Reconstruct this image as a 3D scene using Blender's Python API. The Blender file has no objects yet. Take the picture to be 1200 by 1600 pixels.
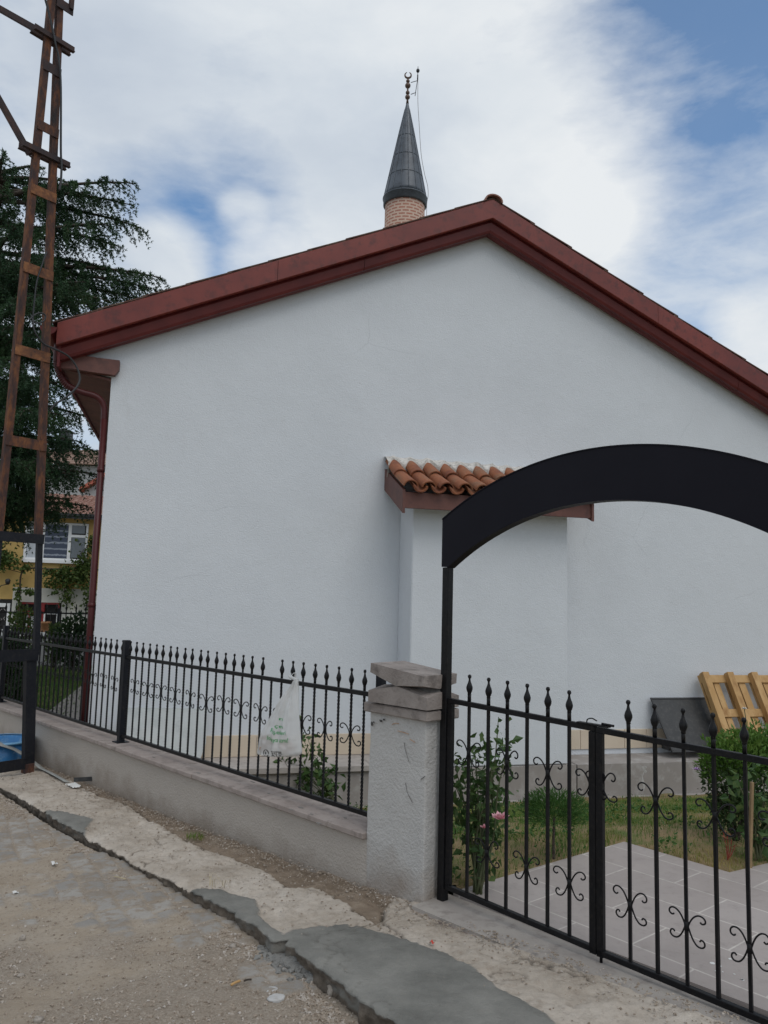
import bpy, math, random
import numpy as np
from mathutils import Vector, Matrix
random.seed(7); RNG = np.random.default_rng(11)
SC = bpy.context.scene
COL = SC.collection

# ------------------------------------------------------------------ camera
F = 1220.0; PITCH = math.radians(6.5); ROLL = math.radians(1.5); CZ = 1.7
_f = np.array([0, math.cos(PITCH), math.sin(PITCH)]); _u = np.array([0, -math.sin(PITCH), math.cos(PITCH)]); _r = np.array([1.0, 0, 0])
_r2 = math.cos(ROLL)*_r + math.sin(ROLL)*_u; _u2 = -math.sin(ROLL)*_r + math.cos(ROLL)*_u
RM = np.array([_r2, -_u2, _f]); CAM = np.array([0, 0, CZ])
cd = bpy.data.cameras.new('camera'); cam = bpy.data.objects.new('camera', cd); COL.objects.link(cam)
cd.sensor_fit = 'VERTICAL'; cd.sensor_height = 24.0; cd.lens = 24.0*F/1600.0; cd.clip_start = 0.05; cd.clip_end = 3000
cam.matrix_world = Matrix(((_r2[0], _u2[0], -_f[0], 0), (_r2[1], _u2[1], -_f[1], 0), (_r2[2], _u2[2], -_f[2], CZ), (0, 0, 0, 1)))
SC.camera = cam

# survey helpers: a sight line of the photograph met with a real plane gives the place of a thing
def ray(x, y): return RM.T @ np.array([(x-600)/F, (y-800)/F, 1.0])
def atz(x, y, z): d = ray(x, y); return CAM + d*(z-CZ)/d[2]
def atY(x, y, Y): d = ray(x, y); return CAM + d*Y/d[1]
def pl(x, y, p0, n): d = ray(x, y); return CAM + d*(np.dot(np.asarray(p0)-CAM, n)/np.dot(d, n))
# street frame: s along the fence (left and away), t towards the street
BB = math.radians(43.3)
U = np.array([-math.sin(BB), math.cos(BB), 0]); V = np.array([-math.cos(BB), -math.sin(BB), 0]); O = atz(686, 1405, .16)
def fr(s, t, z): return np.array([O[0]+s*U[0]+t*V[0], O[1]+s*U[1]+t*V[1], z])
def tofr(P): d = np.asarray(P)-O; return np.array([d@U, d@V, P[2]])
def fpt(x, y, t=0): return tofr(pl(x, y, fr(0, t, 0), V))
# building frame: w along the gable wall (right and away), n into the building
AA = math.radians(14.0); W = np.array([math.cos(AA), math.sin(AA), 0]); N = np.array([-math.sin(AA), math.cos(AA), 0]); LZ = .52
# lengths of the building are written in units of KB metres; its ledge (written .52) lies at ZL
KB = 1.45; ZL = CZ-KB*1.18; Q = atz(893, 1171, ZL)
def wp(w, n, z): return np.array([Q[0]+KB*(w*W[0]+n*N[0]), Q[1]+KB*(w*W[1]+n*N[1]), ZL+KB*(z-LZ)])
def wl(x, y, off=0):
    P = pl(x, y, Q+KB*off*N, N); d = P-Q; return np.array([d@W/KB, d@N/KB, (P[2]-ZL)/KB+LZ])
def wpr(w, n, z): return np.array([Q[0]+w*W[0]+n*N[0], Q[1]+w*W[1]+n*N[1], z])     # the same axes in metres
def wlr(x, y, off=0):
    P = pl(x, y, Q+off*N, N); d = P-Q; return np.array([d@W, d@N, P[2]])
UZ = np.array([0, 0, 1.0])

# ------------------------------------------------------------------ noise (numpy)
def _hash(ix, iy, seed):
    h = (ix.astype(np.int64)*374761393 + iy.astype(np.int64)*668265263 + seed*1442695041) & 0xffffffff
    h = ((h ^ (h >> 13))*1274126177) & 0xffffffff
    return ((h ^ (h >> 16)) & 0xffff)/65535.0
def vnoise(x, y, seed=0):
    x = np.asarray(x, float); y = np.asarray(y, float)
    x0 = np.floor(x); y0 = np.floor(y); fx = x-x0; fy = y-y0
    fx = fx*fx*(3-2*fx); fy = fy*fy*(3-2*fy)
    a = _hash(x0, y0, seed); b = _hash(x0+1, y0, seed); c = _hash(x0, y0+1, seed); d = _hash(x0+1, y0+1, seed)
    return (a*(1-fx)+b*fx)*(1-fy)+(c*(1-fx)+d*fx)*fy
def fbm(x, y, oct=4, seed=0):
    r = 0; a = .5; tot = 0
    for k in range(oct):
        r = r+a*vnoise(x*2**k, y*2**k, seed+k*17); tot += a; a *= .5
    return r/tot
def inpoly(x, y, P):
    P = np.asarray(P); n = len(P); ins = np.zeros(np.shape(x), bool); j = n-1
    for i in range(n):
        xi, yi = P[i]; xj, yj = P[j]
        c = ((yi > y) != (yj > y)) & (x < (xj-xi)*(y-yi)/(yj-yi+1e-12)+xi)
        ins ^= c; j = i
    return ins
def sstep(a, b, x):
    t = np.clip((x-a)/(b-a), 0, 1); return t*t*(3-2*t)

# ------------------------------------------------------------------ mesh builder
class MB:
    def __init__(s): s.v = []; s.f = []; s.m = []; s.sm = []; s.mi = 0; s.smooth = False
    def add(s, vs, fs, smooth=None):
        b = len(s.v); s.v.extend([tuple(map(float, p)) for p in vs])
        for q in fs: s.f.append(tuple(b+i for i in q)); s.m.append(s.mi); s.sm.append(s.smooth if smooth is None else smooth)
    def box(s, c, ax, ay, az, bev=0.0):
        """c centre; ax, ay, az half-extent vectors"""
        c = np.asarray(c, float); ax = np.asarray(ax, float); ay = np.asarray(ay, float); az = np.asarray(az, float)
        if bev <= 0:
            vs = [c+i*ax+j*ay+k*az for k in (-1, 1) for j in (-1, 1) for i in (-1, 1)]
            s.add(vs, [(0, 2, 3, 1), (4, 5, 7, 6), (0, 1, 5, 4), (2, 6, 7, 3), (0, 4, 6, 2), (1, 3, 7, 5)], False); return
        lx, ly, lz = (np.linalg.norm(a) for a in (ax, ay, az)); bev = min(bev, .45*lx, .45*ly, .45*lz)
        vs = []; idx = {}
        for k in (-1, 1):
            for j in (-1, 1):
                for i in (-1, 1):
                    for a in range(3):
                        fx, fy, fz = 1-bev/lx, 1-bev/ly, 1-bev/lz
                        if a == 0: fx = 1
                        if a == 1: fy = 1
                        if a == 2: fz = 1
                        idx[(i, j, k, a)] = len(vs); vs.append(c+i*fx*ax+j*fy*ay+k*fz*az)
        fs = []
        for g in (-1, 1):
            q = [(g, -1, -1), (g, 1, -1), (g, 1, 1), (g, -1, 1)]; fs.append([idx[(*p, 0)] for p in (q if g > 0 else q[::-1])])
            q = [(-1, g, -1), (-1, g, 1), (1, g, 1), (1, g, -1)]; fs.append([idx[(*p, 1)] for p in (q if g > 0 else q[::-1])])
            q = [(-1, -1, g), (1, -1, g), (1, 1, g), (-1, 1, g)]; fs.append([idx[(*p, 2)] for p in (q if g > 0 else q[::-1])])
        for g in (-1, 1):
            for h in (-1, 1):
                fs.append([idx[(-1, g, h, 1)], idx[(1, g, h, 1)], idx[(1, g, h, 2)], idx[(-1, g, h, 2)]][::g*h])
                fs.append([idx[(g, -1, h, 0)], idx[(g, 1, h, 0)], idx[(g, 1, h, 2)], idx[(g, -1, h, 2)]][::-g*h])
                fs.append([idx[(g, h, -1, 0)], idx[(g, h, 1, 0)], idx[(g, h, 1, 1)], idx[(g, h, -1, 1)]][::g*h])
                for k in (-1, 1):
                    t = [idx[(g, h, k, a)] for a in range(3)]; fs.append(t if g*h*k > 0 else t[::-1])
        s.add(vs, fs, False)
    def sbox(s, s0, s1, t0, t1, z0, z1, bev=0):   # in the street frame
        s.box(fr((s0+s1)/2, (t0+t1)/2, (z0+z1)/2), U*(s1-s0)/2, V*(t1-t0)/2, UZ*(z1-z0)/2, bev)
    def wbox(s, w0, w1, n0, n1, z0, z1, bev=0):   # in the building frame
        s.box(wp((w0+w1)/2, (n0+n1)/2, (z0+z1)/2), W*KB*(w1-w0)/2, N*KB*(n1-n0)/2, UZ*KB*(z1-z0)/2, bev)
    def bar(s, p0, p1, hx, hy, side, bev=0):
        """straight rectangular bar p0..p1; side = direction of the hx half width"""
        p0 = np.asarray(p0, float); p1 = np.asarray(p1, float); d = p1-p0; L = np.linalg.norm(d); d = d/L
        a = np.asarray(side, float); a = a-d*(a@d); a /= np.linalg.norm(a); b = np.cross(d, a)
        s.box((p0+p1)/2, a*hx, b*hy, d*L/2, bev)
    def tube(s, pts, r, n=6, caps=True, flat=1.0, up=None):
        pts = np.asarray(pts, float); m = len(pts); rr = np.full(m, r) if np.isscalar(r) else np.asarray(r)
        T = np.gradient(pts, axis=0); T /= np.linalg.norm(T, axis=1)[:, None]+1e-12
        a = np.array([0, 0, 1.0]) if up is None else np.asarray(up, float)
        if abs(T[0]@a) > .95: a = np.array([1.0, 0.3, 0])
        vs = []
        for i in range(m):
            a2 = a-T[i]*(a@T[i]); nn = np.linalg.norm(a2)
            if nn > 1e-6: a = a2/nn
            b = np.cross(T[i], a)
            for k in range(n):
                th = 2*math.pi*(k+.5)/n; vs.append(pts[i]+rr[i]*(math.cos(th)*a*flat+math.sin(th)*b))
        fs = [(i*n+k, i*n+(k+1) % n, (i+1)*n+(k+1) % n, (i+1)*n+k) for i in range(m-1) for k in range(n)]
        if caps: fs += [tuple(range(n))[::-1], tuple((m-1)*n+k for k in range(n))]
        s.add(vs, fs, n > 4)
    def lathe(s, c, prof, n=16, axis=UZ, caps=True):
        c = np.asarray(c, float); ax = np.asarray(axis, float); a = np.cross(ax, [1, 0, 0.01]); a /= np.linalg.norm(a); b = np.cross(ax, a)
        vs = [c+ax*z+r*(math.cos(2*math.pi*k/n)*a+math.sin(2*math.pi*k/n)*b) for r, z in prof for k in range(n)]
        m = len(prof)
        fs = [(i*n+k, i*n+(k+1) % n, (i+1)*n+(k+1) % n, (i+1)*n+k) for i in range(m-1) for k in range(n)]
        if caps: fs += [tuple(range(n))[::-1], tuple((m-1)*n+k for k in range(n))]
        s.add(vs, fs, True)
    def prism(s, poly, d):
        poly = [np.asarray(p, float) for p in poly]; d = np.asarray(d, float); n = len(poly)
        s.add(poly+[p+d for p in poly], [tuple(range(n))[::-1], tuple(range(n, 2*n))]+[(i, (i+1) % n, n+(i+1) % n, n+i) for i in range(n)], False)
    def grid(s, G, smooth=True, flip=False):
        G = np.asarray(G, float); a, b = G.shape[:2]
        fs = [(i*b+j, (i+1)*b+j, (i+1)*b+j+1, i*b+j+1) for i in range(a-1) for j in range(b-1)]
        s.add(G.reshape(-1, 3), [q[::-1] for q in fs] if flip else fs, smooth)
    def build(s, name, mats, parent=None, attrs=None):
        return link(name, s.v, s.f, mats, parent, s.m, s.sm, attrs)
def base_of(p): return np.asarray(p['_b']) if p is not None and '_b' in p else np.zeros(3)
BASES = {}
def link(name, v, f, mats, parent=None, mi=None, sm=None, attrs=None):
    me = bpy.data.meshes.new(name); v = np.asarray(v, float).reshape(-1, 3)
    if parent is not None: v = v-BASES[parent.name]
    if isinstance(f, np.ndarray):
        nf, k = f.shape; me.vertices.add(len(v)); me.vertices.foreach_set('co', v.ravel())
        me.loops.add(nf*k); me.loops.foreach_set('vertex_index', f.ravel().astype(np.int32))
        me.polygons.add(nf); me.polygons.foreach_set('loop_start', np.arange(0, nf*k, k, dtype=np.int32)); me.polygons.foreach_set('loop_total', np.full(nf, k, np.int32))
        me.update(calc_edges=True)
    else: me.from_pydata(v.tolist(), [], f)
    mats = mats if isinstance(mats, (list, tuple)) else [mats]
    for m in mats: me.materials.append(m)
    if mi is not None and len(mats) > 1: me.polygons.foreach_set('material_index', np.asarray(mi, np.int32))
    if sm is not None: me.polygons.foreach_set('use_smooth', np.asarray(sm if not np.isscalar(sm) else np.full(len(me.polygons), sm), bool))
    for k, a in (attrs or {}).items():
        at = me.attributes.new(k, 'FLOAT', 'POINT'); at.data.foreach_set('value', np.asarray(a, np.float32).ravel())
    me.update()
    o = bpy.data.objects.new(name, me); COL.objects.link(o)
    if parent is not None:
        o.parent = parent; BASES[o.name] = BASES[parent.name]
    else: BASES[o.name] = np.zeros(3)
    return o
def tag(o, label, cat, group=None, kind=None):
    if kind: o['kind'] = kind
    if label: o['label'] = label
    if cat: o['category'] = cat
    if group: o['group'] = group
    return o
def thing(name, loc, label, cat, group=None):
    o = bpy.data.objects.new(name, None); COL.objects.link(o); o.location = tuple(map(float, loc)); o.empty_display_size = .1
    BASES[o.name] = np.asarray(loc, float); return tag(o, label, cat, group)
def inst(name, me, parent, pos, rz=0):
    o = bpy.data.objects.new(name, me); COL.objects.link(o); o.parent = parent
    o.location = tuple(np.asarray(pos, float)-BASES[parent.name]); o.rotation_euler = (0, 0, rz); BASES[o.name] = np.asarray(pos, float); return o
def catmull(P, n=6):
    P = [np.asarray(p, float) for p in P]; P = [2*P[0]-P[1]]+P+[2*P[-1]-P[-2]]; out = []
    for i in range(1, len(P)-2):
        for k in range(n):
            t = k/n; a, b, c, d = P[i-1:i+3]
            out.append(.5*(2*b+(c-a)*t+(2*a-5*b+4*c-d)*t*t+(3*b-a-3*c+d)*t**3))
    out.append(P[-2]); return np.array(out)

# ------------------------------------------------------------------ materials
def nt(name):
    m = bpy.data.materials.new(name); m.use_nodes = True; t = m.node_tree; return m, t, t.nodes['Principled BSDF']
def nd(t, typ, **k):
    n = t.nodes.new(typ)
    for a, b in k.items():
        if a in n.inputs: n.inputs[a].default_value = b
        else: setattr(n, a, b)
    return n
def ramp(t, src, stops):
    r = t.nodes.new('ShaderNodeValToRGB'); e = r.color_ramp.elements
    while len(e) < len(stops): e.new(.5)
    for k, (p, c) in enumerate(stops): e[k].position = p; e[k].color = (*c, 1) if len(c) == 3 else c
    t.links.new(src, r.inputs[0]); return r.outputs[0]
def coords(t, scale=(1, 1, 1), rot=(0, 0, 0)):
    tc = t.nodes.new('ShaderNodeNewGeometry'); mp = t.nodes.new('ShaderNodeMapping'); mp.inputs['Scale'].default_value = scale; mp.inputs['Rotation'].default_value = rot
    t.links.new(tc.outputs['Position'], mp.inputs[0]); return mp.outputs[0]
def noise(t, vec, scale, detail=4, rough=.55, out='Fac'):
    n = nd(t, 'ShaderNodeTexNoise', Scale=scale, Detail=detail, Roughness=rough); t.links.new(vec, n.inputs['Vector']); return n.outputs[out]
def mix(t, fac, a, b, mode='MIX'):
    m = t.nodes.new('ShaderNodeMix'); m.data_type = 'RGBA'; m.blend_type = mode
    for s, i in ((fac, 0), (a, 6), (b, 7)):
        if hasattr(s, 'node'): t.links.new(s, m.inputs[i])
        else: m.inputs[i].default_value = s if i == 0 else ((*s, 1) if len(s) == 3 else s)
    return m.outputs[2]
def bump(t, p, h, strength=.3, dist=.01):
    b = nd(t, 'ShaderNodeBump', Strength=strength, Distance=dist); t.links.new(h, b.inputs['Height'])
    if p.inputs['Normal'].links: t.links.new(p.inputs['Normal'].links[0].from_socket, b.inputs['Normal'])
    t.links.new(b.outputs[0], p.inputs['Normal'])
def math2(t, op, a, b=None):
    m = t.nodes.new('ShaderNodeMath'); m.operation = op
    for i, s in enumerate((a, b)):
        if s is None: continue
        if hasattr(s, 'node'): t.links.new(s, m.inputs[i])
        else: m.inputs[i].default_value = s
    return m.outputs[0]
def sc(c, k): return tuple(min(1, x*k) for x in c)
def surf(name, c1, c2, s1=3, fine=120, fb=.25, rough=.8, c3=None, s3=25, fd=.004, metallic=0, stretch=(1, 1, 1), spec=.5):
    """mottled surface: large patches c1/c2, finer specks c3, fine bump"""
    m, t, p = nt(name); v = coords(t, stretch)
    col = ramp(t, noise(t, v, s1, 6, .6), [(.35, c1), (.65, c2)])
    if c3: col = mix(t, ramp(t, noise(t, v, s3, 5, .65), [(.5, (0, 0, 0)), (.68, (1, 1, 1))]), col, c3)
    t.links.new(col, p.inputs['Base Color']); p.inputs['Roughness'].default_value = rough; p.inputs['Metallic'].default_value = metallic; p.inputs['Specular IOR Level'].default_value = spec
    bump(t, p, noise(t, coords(t), fine, 4, .6), fb, fd)
    return m
def attrn(t, name): a = t.nodes.new('ShaderNodeAttribute'); a.attribute_name = name; return a.outputs['Fac']
M = {}
def stucco(name, c, stain=None, sc1=1.3, grain=85, bs=.5, dirtz=None, cracks=False):
    m, t, p = nt(name); v = coords(t)
    col = ramp(t, noise(t, v, sc1, 6, .6), [(.3, sc(c, .94)), (.7, c)])
    sp = ramp(t, noise(t, coords(t, (1, 1, .25)), 5, 6, .7), [(.62, (0, 0, 0)), (.8, (1, 1, 1))])
    if stain: col = mix(t, math2(t, 'MULTIPLY', sp, .45), col, stain)
    dk = ramp(t, noise(t, v, 48, 3, .5), [(.70, (0, 0, 0)), (.76, (1, 1, 1))])
    col = mix(t, math2(t, 'MULTIPLY', dk, .18), col, sc(c, .5))
    if cracks:
        nv = t.nodes.new('ShaderNodeTexVoronoi'); nv.feature = 'DISTANCE_TO_EDGE'; nv.inputs['Scale'].default_value = .55
        wv_ = mix(t, .12, v, noise(t, v, 3, 5, .6, 'Color')); t.links.new(wv_, nv.inputs['Vector'])
        ck = ramp(t, nv.outputs['Distance'], [(.0, (1, 1, 1)), (.0035, (0, 0, 0))]); mk = ramp(t, noise(t, v, .9, 3), [(.52, (0, 0, 0)), (.62, (1, 1, 1))])
        col = mix(t, math2(t, 'MULTIPLY', math2(t, 'MULTIPLY', ck, mk), .18), col, sc(c, .45))
    if dirtz:   # splashed soil along the foot, with its own ragged upper edge
        z0, z1, dc = dirtz
        gz = t.nodes.new('ShaderNodeSeparateXYZ'); t.links.new(v, gz.inputs[0])
        h = math2(t, 'ADD', gz.outputs[2], math2(t, 'MULTIPLY', math2(t, 'SUBTRACT', noise(t, v, 4, 6, .65), .5), .5))
        mr = nd(t, 'ShaderNodeMapRange'); mr.inputs['From Min'].default_value = z1; mr.inputs['From Max'].default_value = z0; t.links.new(h, mr.inputs['Value'])
        col = mix(t, math2(t, 'MULTIPLY', mr.outputs[0], .9), col, dc)
    t.links.new(col, p.inputs['Base Color']); p.inputs['Roughness'].default_value = .9; p.inputs['Specular IOR Level'].default_value = .25
    bump(t, p, noise(t, v, grain, 3, .6), bs, .008); bump(t, p, noise(t, v, 5, 5, .55), .16, .03)
    return m
M['white'] = stucco('white_stucco', (.665, .69, .72), (.57, .58, .59), 1.3, 75, .55, None, True)
M['pillar'] = stucco('pillar_stucco', (.50, .485, .465), (.40, .33, .27), 3, 62, 1.0, (.08, .34, (.27, .215, .17)))
M['lowwall'] = stucco('low_wall_stucco', (.44, .395, .35), (.30, .235, .185), 2.2, 70, 1.0, (-.10, .20, (.19, .145, .105)))
M['plinth'] = surf('plinth_stone', (.27, .245, .225), (.33, .30, .28), 2, 60, .2, .85, (.40, .38, .36), 7)
M['ledge'] = surf('ledge_stone', (.36, .325, .30), (.44, .40, .37), 3, 70, .15, .8, (.30, .27, .25), 14)
M['cap'] = surf('cap_stone', (.285, .235, .21), (.37, .315, .285), 4, 90, .35, .85, (.21, .175, .155), 14)
M['slab'] = surf('pillar_slab_stone', (.235, .20, .18), (.31, .27, .245), 6, 60, .6, .85, (.17, .145, .13), 11, .01)
M['slabdark'] = surf('slab_bed_mortar', (.10, .095, .09), (.2, .19, .18), 9, 60, .6, .9)
M['cream'] = surf('cream_tile', (.60, .50, .385), (.66, .56, .44), 2, 30, .05, .45)
M['fascia'] = surf('red_brown_paint', (.14, .024, .018), (.20, .036, .025), 1.6, 40, .08, .40, (.10, .022, .018), 9, spec=.45)
M['fasciad'] = surf('dark_red_brown_paint', (.095, .014, .014), (.13, .02, .018), 4, 40, .06, .45, spec=.4)
M['eave'] = surf('brown_eave_board', (.115, .042, .032), (.15, .058, .043), 5, 40, .1, .55, (.09, .035, .028), 9)
M['pipe'] = surf('downpipe_paint', (.060, .012, .013), (.08, .017, .017), 4, 60, .05, .4, spec=.3)
M['clay'] = None
M['mortar'] = surf('white_mortar', (.58, .55, .51), (.68, .65, .61), 9, 45, .9, .95, (.35, .33, .30), 22, .02)
M['iron'] = surf('black_iron_paint', (.0045, .0045, .0055), (.008, .008, .0095), 12, 140, .15, .42, (.016, .014, .013), 60, spec=.22)
M['archm'] = surf('dark_sheet_metal', (.0055, .0048, .0095), (.008, .0072, .0125), 2, 60, .03, .5, spec=.15)
M['post'] = surf('charcoal_post_paint', (.008, .009, .013), (.013, .014, .019), 6, 60, .08, .5, (.022, .021, .022), 40, spec=.22)
M['lead'] = surf('lead_sheet', (.070, .082, .10), (.10, .115, .135), 1.2, 10, .1, .45, (.055, .062, .075), 4, metallic=.2)
M['bronze'] = surf('weathered_copper', (.10, .065, .05), (.14, .09, .07), 4, 40, .1, .5, metallic=.4)
M['wood'] = surf('pallet_wood', (.43, .25, .092), (.55, .35, .155), 5, 60, .3, .7, (.32, .165, .055), 8, stretch=(1, 1, .25))
M['boardm'] = surf('black_board', (.020, .022, .024), (.030, .032, .034), 4, 40, .1, .5, (.05, .05, .05), 22)
M['whiteboard'] = surf('pale_board', (.60, .63, .63), (.66, .68, .68), 3, 60, .1, .6)
M['greyboard'] = surf('grey_board', (.47, .49, .485), (.56, .58, .575), 3, 60, .1, .7, (.42, .44, .44), 8)
M['bark'] = surf('bark', (.045, .035, .028), (.085, .065, .05), 8, 30, .8, .95, fd=.03)
M['stem'] = surf('green_stem', (.06, .08, .03), (.10, .10, .05), 14, 60, .2, .7)
M['bamboo'] = surf('stake_wood', (.20, .13, .065), (.28, .19, .095), 10, 60, .2, .7)
M['tub'] = surf('blue_plastic', (.03, .16, .38), (.04, .20, .45), 6, 40, .1, .35, (.16, .30, .45), 18)
M['tubrim'] = surf('blue_plastic_rim', (.16, .38, .60), (.2, .42, .64), 6, 40, .1, .35)
M['hose'] = surf('grey_flat_hose', (.27, .28, .27), (.36, .36, .34), 9, 60, .2, .5)
M['yellow'] = stucco('yellow_render', (.56, .385, .145), (.42, .29, .12), 1.2, 20, .3)
M['housewhite'] = stucco('white_render', (.66, .65, .60), (.45, .43, .38), 1.2, 20, .3)
M['greywall'] = stucco('grey_render', (.40, .40, .40), (.3, .29, .27), 1.5, 20, .3)
M['pvc'] = surf('white_frame_plastic', (.75, .76, .77), (.80, .81, .82), 3, 30, .02, .35)
M['redframe'] = surf('red_door_paint', (.22, .012, .014), (.27, .018, .018), 3, 30, .05, .4)
M['dark'] = surf('dark_interior', (.008, .008, .009), (.014, .013, .013), 3, 30, .02, .7)
M['curtain'] = surf('pale_curtain', (.42, .46, .50), (.55, .58, .62), 5, 30, .02, .9, stretch=(6, 6, .1))
M['paper'] = surf('white_paper', (.62, .66, .70), (.72, .74, .76), 14, 30, .02, .9)
M['terracotta'] = surf('terracotta_pot', (.42, .20, .09), (.5, .25, .12), 9, 50, .1, .8)
M['stone'] = surf('pale_stone', (.27, .235, .20), (.37, .33, .285), 20, 90, .5, .9, (.2, .17, .145), 50)
M['pebble'] = surf('gravel', (.20, .155, .115), (.36, .30, .24), 26, 200, .4, .95, (.50, .46, .42), 30)
M['soilg'] = surf('dry_soil', (.20, .145, .07), (.30, .215, .105), 2.6, 90, .8, .95, (.12, .15, .04), 5, .02)
M['far'] = surf('far_ground', (.16, .14, .10), (.12, .14, .07), .4, 9, .3, .95)
M['concpath'] = surf('side_path_concrete', (.30, .27, .245), (.37, .335, .30), 4, 60, .3, .9, (.24, .21, .19), 13)
M['petal'] = surf('pink_petal', (.72, .30, .36), (.80, .48, .50), 40, 60, .1, .6)
M['petalp'] = surf('mauve_petal', (.52, .36, .60), (.62, .46, .68), 40, 60, .1, .6)
M['cable'] = surf('black_cable', (.012, .013, .015), (.02, .021, .023), 9, 60, .05, .5)
M['wire'] = surf('grey_wire', (.30, .28, .27), (.36, .34, .33), 9, 60, .05, .5)
M['cementgrey'] = surf('wet_cement_lumps', (.17, .165, .155), (.24, .235, .22), 14, 120, .8, .95, fd=.01)
M['straw'] = surf('dry_straw', (.40, .33, .20), (.5, .42, .27), 20, 60, .1, .9)
M['litter'] = surf('litter_white', (.6, .6, .58), (.72, .72, .7), 20, 60, .1, .8)
M['redbit'] = surf('red_litter', (.5, .05, .03), (.6, .08, .05), 20, 60, .1, .6)
M['shutter'] = surf('blue_patterned_curtain', (.05, .065, .10), (.07, .09, .13), 3, 30, .05, .7)

def clay_mat():
    m, t, p = nt('clay_tile'); v = coords(t)
    base = ramp(t, noise(t, coords(t, (1, 1, .6)), 4.5, 3, .5), [(.3, (.16, .05, .026)), (.5, (.28, .095, .038)), (.7, (.21, .105, .058))])
    lich = ramp(t, noise(t, v, 40, 6, .7), [(.60, (0, 0, 0)), (.70, (1, 1, 1))])
    base = mix(t, math2(t, 'MULTIPLY', lich, .5), base, (.45, .36, .27))
    spl = ramp(t, noise(t, v, 18, 5, .8), [(.72, (0, 0, 0)), (.74, (1, 1, 1))])
    base = mix(t, spl, base, (.62, .57, .5))
    t.links.new(base, p.inputs['Base Color']); p.inputs['Roughness'].default_value = .75; bump(t, p, noise(t, v, 140, 4, .6), .2, .003); return m
M['clay'] = clay_mat()
def rust_mat():
    m, t, p = nt('rusty_steel'); v = coords(t, (1, 1, .35))
    a = noise(t, v, 14, 8, .7)
    col = ramp(t, a, [(.34, (.022, .016, .018)), (.48, (.065, .028, .020)), (.60, (.15, .056, .022)), (.78, (.26, .105, .038))])
    t.links.new(col, p.inputs['Base Color']); p.inputs['Roughness'].default_value = .85; bump(t, p, a, .4, .004); return m
M['rust'] = rust_mat()
def rustb_mat():
    m, t, p = nt('orange_rusty_steel'); v = coords(t, (1, 1, 1)); a = noise(t, v, 11, 8, .7)
    col = ramp(t, a, [(.32, (.06, .03, .022)), (.48, (.15, .06, .027)), (.62, (.26, .11, .042)), (.78, (.35, .16, .065))])
    t.links.new(col, p.inputs['Base Color']); p.inputs['Roughness'].default_value = .85; bump(t, p, a, .4, .004); return m
M['rustb'] = rustb_mat()
def rustdark_mat():
    m, t, p = nt('dark_rusty_steel'); v = coords(t, (1, 1, .5))
    a = noise(t, v, 9, 8, .7)
    col = ramp(t, a, [(.35, (.022, .017, .021)), (.55, (.045, .024, .022)), (.75, (.12, .05, .03))])
    t.links.new(col, p.inputs['Base Color']); p.inputs['Roughness'].default_value = .8; bump(t, p, a, .3, .004); return m
M['rustd'] = rustdark_mat()
def brick_mat():
    m, t, p = nt('minaret_brick'); tc = t.nodes.new('ShaderNodeTexCoord')
    s = t.nodes.new('ShaderNodeSeparateXYZ'); t.links.new(tc.outputs['Object'], s.inputs[0])
    ang = math2(t, 'ARCTAN2', s.outputs[1], s.outputs[0])
    c = t.nodes.new('ShaderNodeCombineXYZ'); t.links.new(math2(t, 'MULTIPLY', ang, .7), c.inputs[0]); t.links.new(s.outputs[2], c.inputs[1])
    b = nd(t, 'ShaderNodeTexBrick', Scale=1.0); t.links.new(c.outputs[0], b.inputs['Vector'])
    for k, x in (('Color1', (.33, .12, .075, 1)), ('Color2', (.25, .10, .07, 1)), ('Mortar', (.46, .34, .27, 1)), ('Mortar Size', .030), ('Brick Width', .27), ('Row Height', .105), ('Bias', .0), ('Mortar Smooth', .1)): b.inputs[k].default_value = x
    col = mix(t, noise(t, coords(t), 6, 4), b.outputs['Color'], (.40, .24, .17), 'MIX'); 
    col = mix(t, .35, b.outputs['Color'], col)
    t.links.new(col, p.inputs['Base Color']); p.inputs['Roughness'].default_value = .9; bump(t, p, math2(t, 'SUBTRACT', 1, b.outputs['Fac']), .6, .02); return m
M['brick'] = brick_mat()
def leaf_mat(name, a, b, c=None, s=9, trans=.25):
    m, t, p = nt(name); v = coords(t)
    oi = noise(t, v, s, 5, .7)
    col = ramp(t, oi, [(.3, a), (.5, b), (.72, c or sc(b, 1.4))])
    t.links.new(col, p.inputs['Base Color']); p.inputs['Roughness'].default_value = .55; p.inputs['Specular IOR Level'].default_value = .35
    tr = t.nodes.new('ShaderNodeBsdfTranslucent'); t.links.new(col, tr.inputs[0])
    ms = t.nodes.new('ShaderNodeMixShader'); ms.inputs[0].default_value = trans
    t.links.new(p.outputs[0], ms.inputs[1]); t.links.new(tr.outputs[0], ms.inputs[2]); t.links.new(ms.outputs[0], t.nodes['Material Output'].inputs[0]); return m
M['cedar'] = leaf_mat('cedar_needles', (.015, .040, .020), (.031, .074, .030), (.066, .12, .042), 1.6, .25)
M['rose'] = leaf_mat('rose_leaf', (.03, .072, .02), (.055, .11, .03), (.12, .16, .04), 14)
M['thuja'] = leaf_mat('bush_leaf', (.05, .115, .016), (.09, .18, .028), (.17, .26, .05), 10)
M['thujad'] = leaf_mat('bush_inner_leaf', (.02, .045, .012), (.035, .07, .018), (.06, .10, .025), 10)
M['pine'] = leaf_mat('topiary_leaf', (.03, .085, .016), (.05, .125, .024), (.08, .17, .035), 16)
M['vine'] = leaf_mat('vine_leaf', (.03, .06, .012), (.06, .10, .022), (.12, .15, .035), 5)
M['shrub'] = leaf_mat('dark_shrub_leaf', (.012, .03, .012), (.022, .05, .016), (.05, .085, .03), 5)
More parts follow.
